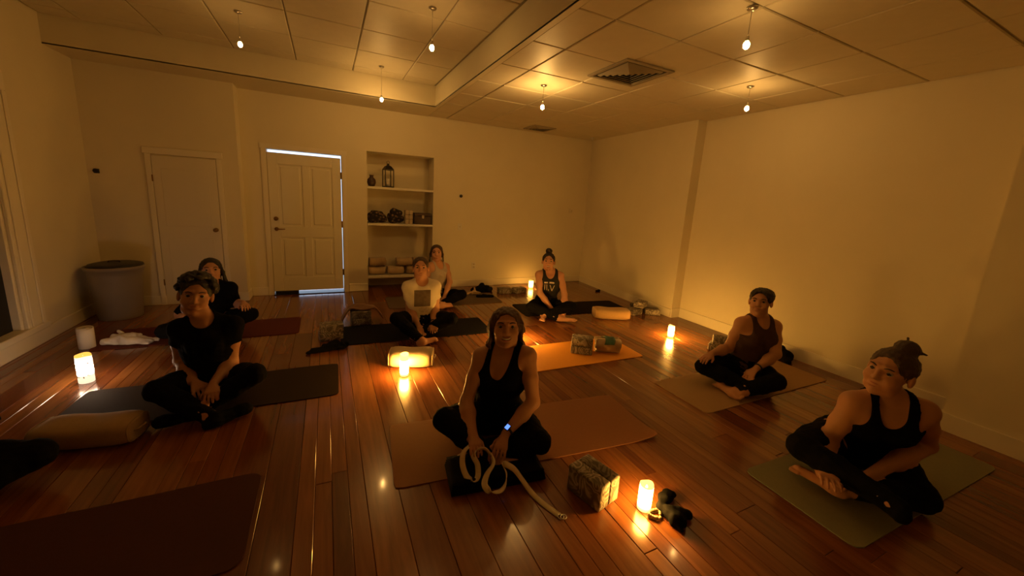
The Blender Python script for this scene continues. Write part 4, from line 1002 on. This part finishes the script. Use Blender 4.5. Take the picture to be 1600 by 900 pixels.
def autolook(k, off=0.0):
    b, hd, J = POSE[k]; vx, vy = -b[0], -b[1]; c, s = math.cos(-hd), math.sin(-hd); lx, ly = c*vx-s*vy, s*vx+c*vy
    return math.atan2(lx, -ly)+off
print_mat('tee_print', (.66, .58, .44), [(.0, .425, .092, .098, 'box', (.10, .075, .055)), (.02, .285, .06, .04, 'ell', (.52, .45, .38))], [], (.1, .1, .1), -.04)
print_mat('tank_print', (.010, .010, .011), [(-.030, .468, .026, .010, 'box', (.55, .5, .45)), (.052, .468, .034, .010, 'box', (.55, .5, .45))],
          [(-.045, .44, -.045, .36, .004), (-.018, .44, -.012, .36, .004), (.01, .37, .012, .35, .004), (.03, .43, .06, .35, .004), (.06, .35, .09, .43, .004)], (.5, .45, .4), -.03)
J, b, hd = pose('p1', har=(.012, -.500, .118), hal=(-.105, -.520, .170), wrr=(.062, -.362, .198))
person(J, b, hd, 'smiling woman in a black tank top holding a cream strap, seated on the brown mat', 'skin_warm', None, 'tied', 'hair_auburn', 'tank_top', 'fabric_jet', 'fabric_black',
       h=.0055, fat=1.06, bust=.066, look=autolook('p1', .02), look_up=.2, tilt=-.03, smile=1.0, hw=1.14, sc=1.02, shw=.87, neck_cut=.19, cuffs=(('r', 'watch'),), curl=(.45, .35))
J, b, hd = pose('p2', har=(.05, -.445, .165), hal=(.005, -.35, .155))
person(J, b, hd, 'curly haired person in a black short sleeved shirt, hands clasped, on the charcoal mat', 'skin_olive', None, 'curly', 'hair_black', 'short_sleeved_shirt', 'fabric_jet', 'fabric_black',
       h=.0062, fat=1.0, bust=.03, sc=1.06, look=autolook('p2', -.05), look_up=.08, tilt=.16, smile=.2, sleeve=.45, neck_cut=.075, curl=(.6, .6), socks='lr')
J, b, hd = pose('p3')
person(J, b, hd, 'woman with long dark hair in a black long sleeved top behind the curly haired sitter', 'skin_fair', None, 'long', 'hair_black', 'long_sleeved_top', 'fabric_jet', 'fabric_black',
       h=.0075, fat=.96, bust=.05, look=autolook('p3'), look_up=.12, smile=.1, sleeve=.98, neck_cut=.085, socks='lr')
J, b, hd = pose('p4')
person(J, b, hd, 'person in a pale printed T-shirt leaning forward on the navy mat', 'skin_warm', None, 'pulled', 'hair_brown', 'printed_shirt', 'tee_print', 'fabric_black',
       h=.007, fat=1.04, bust=.04, look=autolook('p4'), look_up=.12, smile=.3, sleeve=.55, neck_cut=.07, cuffs=(('r', 'band'),))
J, b, hd = pose('p5')
person(J, b, hd, 'woman in a pale grey tank top seated by the shelf alcove', 'skin_fair', None, 'bob', 'hair_brown', 'tank_top', 'fabric_grey', 'fabric_black',
       h=.0075, fat=.95, bust=.052, sc=.97, look=autolook('p5'), look_up=.1, smile=.2, neck_cut=.10)
J, b, hd = pose('p6')
person(J, b, hd, 'woman with a high bun in a black printed tank top holding her ankles', 'skin_fair', None, 'bun', 'hair_black', 'printed_tank_top', 'tank_print', 'fabric_black',
       h=.007, fat=1.0, bust=.056, look=autolook('p6'), look_up=.12, smile=.8, neck_cut=.11, cuffs=(('r', 'band'),), curl=(.8, .8))
J, b, hd = pose('p7')
person(J, b, hd, 'short haired person in a dark brown tank top, one hand on a knee', 'skin_warm', None, 'short', 'hair_black', 'tank_top', 'fabric_brown', 'fabric_black',
       h=.0062, fat=1.16, shw=.97, bust=.058, look=autolook('p7', -.12), look_up=.08, tilt=-.05, smile=.1, neck_cut=.088, cuffs=(('r', 'band'),), curl=(.35, .5))
J, b, hd = pose('p8')
person(J, b, hd, 'woman in a black tank top looking away, on the sage green mat', 'skin_warm', None, 'topknot', 'hair_brown', 'tank_top', 'fabric_jet', 'fabric_black',
       h=.0062, fat=1.2, bust=.066, sc=1.1, look=autolook('p8', -.45), look_up=.05, tilt=.1, smile=.1, neck_cut=.13, belly=.03, ankle=.8, socks='l')
J, b, hd = pose('p9'); b = (-1.85, 2.66)
person(J, b, hd, 'person in black mostly cut off by the left edge of the picture', 'skin_warm', None, 'bob', 'hair_black', 'long_sleeved_top', 'fabric_jet', 'fabric_black',
       h=.0075, fat=1.05, bust=.05, look=autolook('p9'), look_up=.1, sleeve=.98, neck_cut=.08, ankle=.30)

# ------------------------------------------------------------------ yoga strap in the foreground woman's hands
def ribbon(name, pts, wdirs, w, mat, parent, t=.0025):
    P = catmull(pts, 6); Wd = catmull(wdirs, 6); bm = bmesh.new(); prev = None
    for i, p in enumerate(P):
        tg = (P[min(i+1, len(P)-1)]-P[max(i-1, 0)]).normalized(); wd = Wd[i]-tg*Wd[i].dot(tg); wd.normalize(); nn = tg.cross(wd)
        cur = [bm.verts.new(p+wd*sx*w/2+nn*sy*t/2) for sx, sy in ((-1, -1), (1, -1), (1, 1), (-1, 1))]
        if prev:
            for k in range(4): bm.faces.new((prev[k], prev[(k+1) % 4], cur[(k+1) % 4], cur[k]))
        else: bm.faces.new(cur[::-1])
        prev = cur
    bm.faces.new(prev); bmesh.ops.recalc_face_normals(bm, faces=list(bm.faces))
    return obj(name, bm_mesh(bm, name, True), mat, parent)
e = empty('yoga_strap', (0, 0, 0), 0, 'cream cotton strap looped through the hands of the foreground woman', 'strap')
loop1 = [(0.72, 1.857, .19), (.669, 1.835, .172), (.648, 1.80, .13), (.654, 1.75, .085), (.677, 1.715, .070), (.712, 1.720, .078), (.728, 1.768, .115), (.712, 1.80, .160), (.745, 1.80, .190), (.785, 1.80, .180), (.812, 1.77, .150)]
w1 = [(.5, -.6, .3)]*2+[(.75, -.5, .1)]*3+[(.75, -.6, .2)]*3+[(0, -.5, .85)]*3
ribbon('strap_webbing', loop1, w1, .032, 'strap_cotton', e)
loop2 = [(.812, 1.77, .150), (.800, 1.715, .140), (.752, 1.685, .110), (.724, 1.645, .084), (.743, 1.603, .070), (.796, 1.590, .070), (.837, 1.62, .088), (.857, 1.66, .112), (.850, 1.70, .134), (.871, 1.698, .130), (.916, 1.68, .10), (.947, 1.639, .058), (.98, 1.58, .010), (.999, 1.504, .006), (1.025, 1.434, .005), (1.042, 1.391, .005)]
w2 = [(0, -.5, .85), (.3, -.6, .5), (.6, -.6, .3), (.8, -.5, .1), (.6, -.7, .2), (.2, -.9, .2), (-.3, -.8, .4), (-.5, -.6, .5), (-.3, -.5, .8), (.4, .5, .6), (.75, .5, .2), (.8, .5, 0), (.9, .35, 0), (.95, .25, 0), (.95, .3, 0), (.95, .3, 0)]
ribbon('strap_webbing', loop2, w2, .034, 'strap_cotton', e)
rg = [(1.046+.016*math.cos(a), 1.378+.014*math.sin(a), .006) for a in np.linspace(0, 2*PI, 14, endpoint=False)]
obj('buckle_ring', tube('buckle_ring', rg, .0028, 6, True), 'steel', e)
rg = [(1.056+.016*math.cos(a), 1.368+.014*math.sin(a), .010) for a in np.linspace(0, 2*PI, 14, endpoint=False)]
obj('buckle_ring', tube('buckle_ring', rg, .0028, 6, True), 'steel', e)

# black folded blanket under her shins
e = empty('folded_blanket', (.850, 1.800, .009), -.13, 'black folded blanket in front of the smiling foreground woman', 'blanket')
for i in range(4):
    def lay(u, v, i=i):
        x = (-.275+.55*u)*(1-.012*i); y = (-.125+.25*v)*(1-.02*i); ed = max(abs(u-.5), abs(v-.5))*2
        return (x, y, .004+.016*i+.004*math.sin(u*8+i)*math.sin(v*6)-.006*max(0, ed-.85)/.15)
    drape('blanket_fold', lay, 20, 12, 'black_cloth', e, .015)

# black cloth and beads by the short candle
o = blob('black_garment', [((0, 0, .03), (.10, .045, .035), .020, .030), ((.06, .03, .035), (.135, .035, .028), .03, .018), ((0, 0, .025), (.01, -.10, .03), .022, .040), ((.01, -.10, .03), (-.01, -.15, .015), .036, .012), ((.01, -.05, .04), (.10, -.095, .025), .025, .022), ((.06, -.07, .03), (.03, -.12, .02), .03, .02)], .004, 'black_cloth', (1.575, 1.215, 0), .0, amp=.003, freq=55, k=.012)
tag(o, 'crumpled black cloth lying beside the short candle', 'cloth')
e = empty('bead_string', (1.520, 1.195, 0), 0, 'small heap of shiny beads at the foot of the short candle', 'beads')
rng = random.Random(11); bme = ball('bead', .0075, 10, 7); bme.materials.append(MATS['glass_jar']); cnt = 0
for k in range(34):
    t = k/33*2*PI*1.7; x = .033*math.cos(t)*(1+.2*math.sin(3*t)); y = .024*math.sin(t); z = .0078+.011*(k > 17)+.002*math.sin(t*3)
    obj('bead', bme, None, e, (x, y, z))

# rolled and crumpled white towels by the lantern
e = empty('rolled_towel', (-2.06, 4.72, 0), 0, 'white towel standing rolled up behind the lantern', 'towel')
bm = bmesh.new(); prev = None
for i in range(100):
    a = i/100*2*PI*3.5; r = .015+.050*i/100
    cur = [bm.verts.new((r*math.cos(a)*1.05, r*math.sin(a), z_)) for z_ in (.004, .10, .195+.006*math.sin(a*1.3))]
    if prev:
        for k in range(2): bm.faces.new((prev[k], cur[k], cur[k+1], prev[k+1]))
    prev = cur
o = obj('towel_roll', bm_mesh(bm, 'towel_roll', True), 'white_cloth', e); md = o.modifiers.new('thick', 'SOLIDIFY'); md.thickness = .010
o = blob('crumpled_towel', [((-.13, 0, .03), (.05, .02, .05), .035, .045), ((-.10, .06, .05), (.10, .05, .06), .03, .02), ((.0, -.02, .035), (.22, -.04, .02), .045, .018), ((.05, .05, .05), (.26, -.02, .025), .02, .015), ((-.16, .0, .02), (.2, -.07, .012), .02, .014), ((-.08, .10, .09), (.0, .05, .05), .014, .02)], .0055, 'white_cloth', (-1.80, 4.74, .009), -.05, amp=.005, freq=42, k=.014)
tag(o, 'crumpled white towel on the floor in front of the bin', 'towel')

# bin in the left corner
e = empty('waste_bin', (-2.185, 5.76, 0), 0, 'large pale round bin lined with a black bag in the back left corner', 'bin')
obj('bin_body', lathe('bin_body', [(.185, 0), (.19, .01), (.225, .50), (.243, .565), (.250, .57), (.250, .60), (.240, .605), (.230, .60), (.222, .55), (.18, .03), (0, .03)], 32), 'bin_plastic', e)
obj('bin_lid', lathe('bin_lid', [(.228, .598), (.232, .606), (.225, .622), (.18, .634), (.06, .640), (0, .640)], 32), 'black_plastic', e, (.015, 0, 0))
obj('lid_handle', tube('lid_handle', [(-.05, 0, .638), (-.045, 0, .652), (0, 0, .657), (.045, 0, .652), (.05, 0, .638)], .006, 6), 'black_plastic', e)

# dark clothes left lying about
o = blob('dark_garment', [((-.16, 0, .02), (.10, .0, .03), .025, .04), ((-.05, .05, .03), (.14, .04, .03), .035, .03), ((.0, .02, .04), (.06, .06, .05), .04, .03), ((-.22, -.02, .012), (-.1, 0, .02), .012, .03)], .006, 'black_cloth', (.0, 4.02, 0), .1, amp=.004, freq=42)
tag(o, 'crumpled dark garment on the floor at the left end of the navy mat', 'garment')
o = blob('dark_garment', [((-.14, 0, .05), (.12, .05, .06), .05, .06), ((.0, .03, .06), (.05, .1, .10), .06, .05), ((.1, .0, .05), (.2, .06, .04), .05, .04)], .007, 'black_cloth', (2.36, 5.95, 0), 0, amp=.005, freq=36)
tag(o, 'heap of black clothes by the back wall behind the pale tank top woman', 'garment')
o = blob('pale_scarf', [((-.12, 0, .02), (.0, .03, .05), .014, .016), ((.0, .03, .05), (.1, -.02, .03), .016, .012), ((-.05, -.02, .03), (.06, -.05, .02), .013, .012), ((.02, .02, .05), (.02, .06, .10), .014, .012)], .006, 'blanket_beige', (2.18, 5.80, .008), 0, amp=.003, freq=60)
tag(o, 'crumpled pale scarf in front of the heap of black clothes', 'scarf')
o = blob('dark_bag', [((-.12, 0, .06), (.10, .0, .06), .06, .065), ((-.05, .0, .10), (.04, .0, .13), .05, .045), ((.1, -.04, .04), (.14, -.1, .03), .05, .035)], .007, 'black_cloth', (4.60, 2.36, 0), -1.3, amp=.005, freq=34)
tag(o, 'black bag slumped against the right wall baseboard', 'bag')
o = blob('black_wrap', [((-.12, 0, .012), (.12, -.03, .012), .03, .02), ((-.02, .03, .015), (.14, .0, .010), .03, .012)], .006, 'black_cloth', (2.30, 5.62, .008), -.1, amp=.003, freq=40)
tag(o, 'flat black wrap lying at the right end of the grey mat', 'wrap')
o = blob('dark_sock', [((-.04, 0, .015), (.04, .01, .015), .016, .014), ((.04, .01, .014), (.05, .05, .014), .014, .012)], .005, 'black_cloth', (4.56, 5.55, 0), 0, amp=.002, freq=60)
tag(o, 'tiny dark item on the floor by the right wall near the back corner', 'item')
# ------------------------------------------------------------------ things on the alcove shelves
ZS = 1.675
e = empty('lantern', (.91, 6.58, ZS), .2, 'dark metal candle lantern on the top alcove shelf', 'lantern')
obj('lantern_base', rbox('lantern_base', .15, .15, .02, .004, 1), 'dark_metal', e)
obj('lantern_roof', lathe('lantern_roof', [(.10, .27), (.10, .285), (.06, .33), (.022, .35), (.022, .37), (0, .375)], 4, smooth=False), 'dark_metal', e, None, (0, 0, PI/4))
for sx in (-1, 1):
    for sy in (-1, 1): obj('post', boxes('post', [(sx*.066-.006, sx*.066+.006, sy*.066-.006, sy*.066+.006, .02, .275)]), 'dark_metal', e)
obj('candle_stub', lathe('candle_stub', [(.032, .02), (.032, .13), (.028, .135), (0, .13)], 16), 'white_cloth', e)
obj('ring', tube('ring', [(.022*math.cos(a), 0, .392+.022*math.sin(a)) for a in np.linspace(0, 2*PI, 14, endpoint=False)], .003, 6, True), 'dark_metal', e)
obj('glass_pane', boxes('glass_pane', [(-.06, .06, -.064, -.061, .022, .27)]), 'lantern_glass', e) if 0 else None
e = empty('round_vase', (.655, 6.56, ZS), 0, 'small dark round vase at the left of the top alcove shelf', 'vase')
obj('vase_body', lathe('vase_body', [(.03, 0), (.05, .01), (.068, .06), (.06, .11), (.03, .14), (.028, .16), (.036, .175), (.030, .176), (.022, .16), (.02, .14)], 20, close=False), 'dark_wood', e)
obj('vase_rim', tube('vase_rim', [(.033*math.cos(a), .033*math.sin(a), .176) for a in np.linspace(0, 2*PI, 18, endpoint=False)], .004, 6, True), 'brass', e)
ZS = 1.10
o = blob('patterned_blanket', [((-.08, 0, .07), (.08, 0, .07), .068, .068), ((-.08, .06, .09), (.08, .06, .09), .07, .07), ((-.05, .02, .14), (.05, .02, .14), .06, .055)], .007, 'patterned_weave', (.735, 6.58, ZS), 0, amp=.005, freq=30)
tag(o, 'dark patterned folded blanket at the left of the middle alcove shelf', 'blanket')
o = blob('patterned_blanket', [((-.06, 0, .08), (.05, 0, .08), .078, .072), ((-.06, .06, .10), (.05, .06, .10), .075, .07), ((-.04, .0, .18), (.05, .01, .165), .065, .055)], .007, 'patterned_weave', (1.035, 6.57, ZS), 0, amp=.005, freq=30)
tag(o, 'taller dark patterned blanket bundle in the middle of the middle alcove shelf', 'blanket')
for i in range(2):
    for j in range(3):
        nm = ['lowest', 'middle', 'top'][j]; sd = ['left', 'right'][i]
        o = obj('cream_block', rbox('cream_block', .058, .14, .074, .006, 1), 'cream_box', None, (1.20+.062*i, 6.56, ZS+.0755*j), (0, 0, .02*(j-1)))
        tag(o, 'small cream block, %s of the %s column beside the dark box' % (nm, sd), 'block', 'small cream blocks in the alcove')
e = empty('keepsake_box', (1.46, 6.58, ZS), 0, 'dark wooden box with a silver clasp on the middle alcove shelf', 'box')
obj('box_body', rbox('box_body', .28, .19, .135, .005, 1), 'box_brown', e)
obj('box_lid', rbox('box_lid', .285, .195, .05, .006, 2), 'box_brown', e, (0, 0, .137))
cl = obj('clasp', boxes('clasp', [(-.02, .02, -.104, -.097, .10, .155)], .003), 'steel', e); obj('clasp_ring', tube('clasp_ring', [(.014*math.cos(a), -.107, .115+.014*math.sin(a)) for a in np.linspace(0, 2*PI, 12, endpoint=False)], .003, 6, True), 'steel', cl)
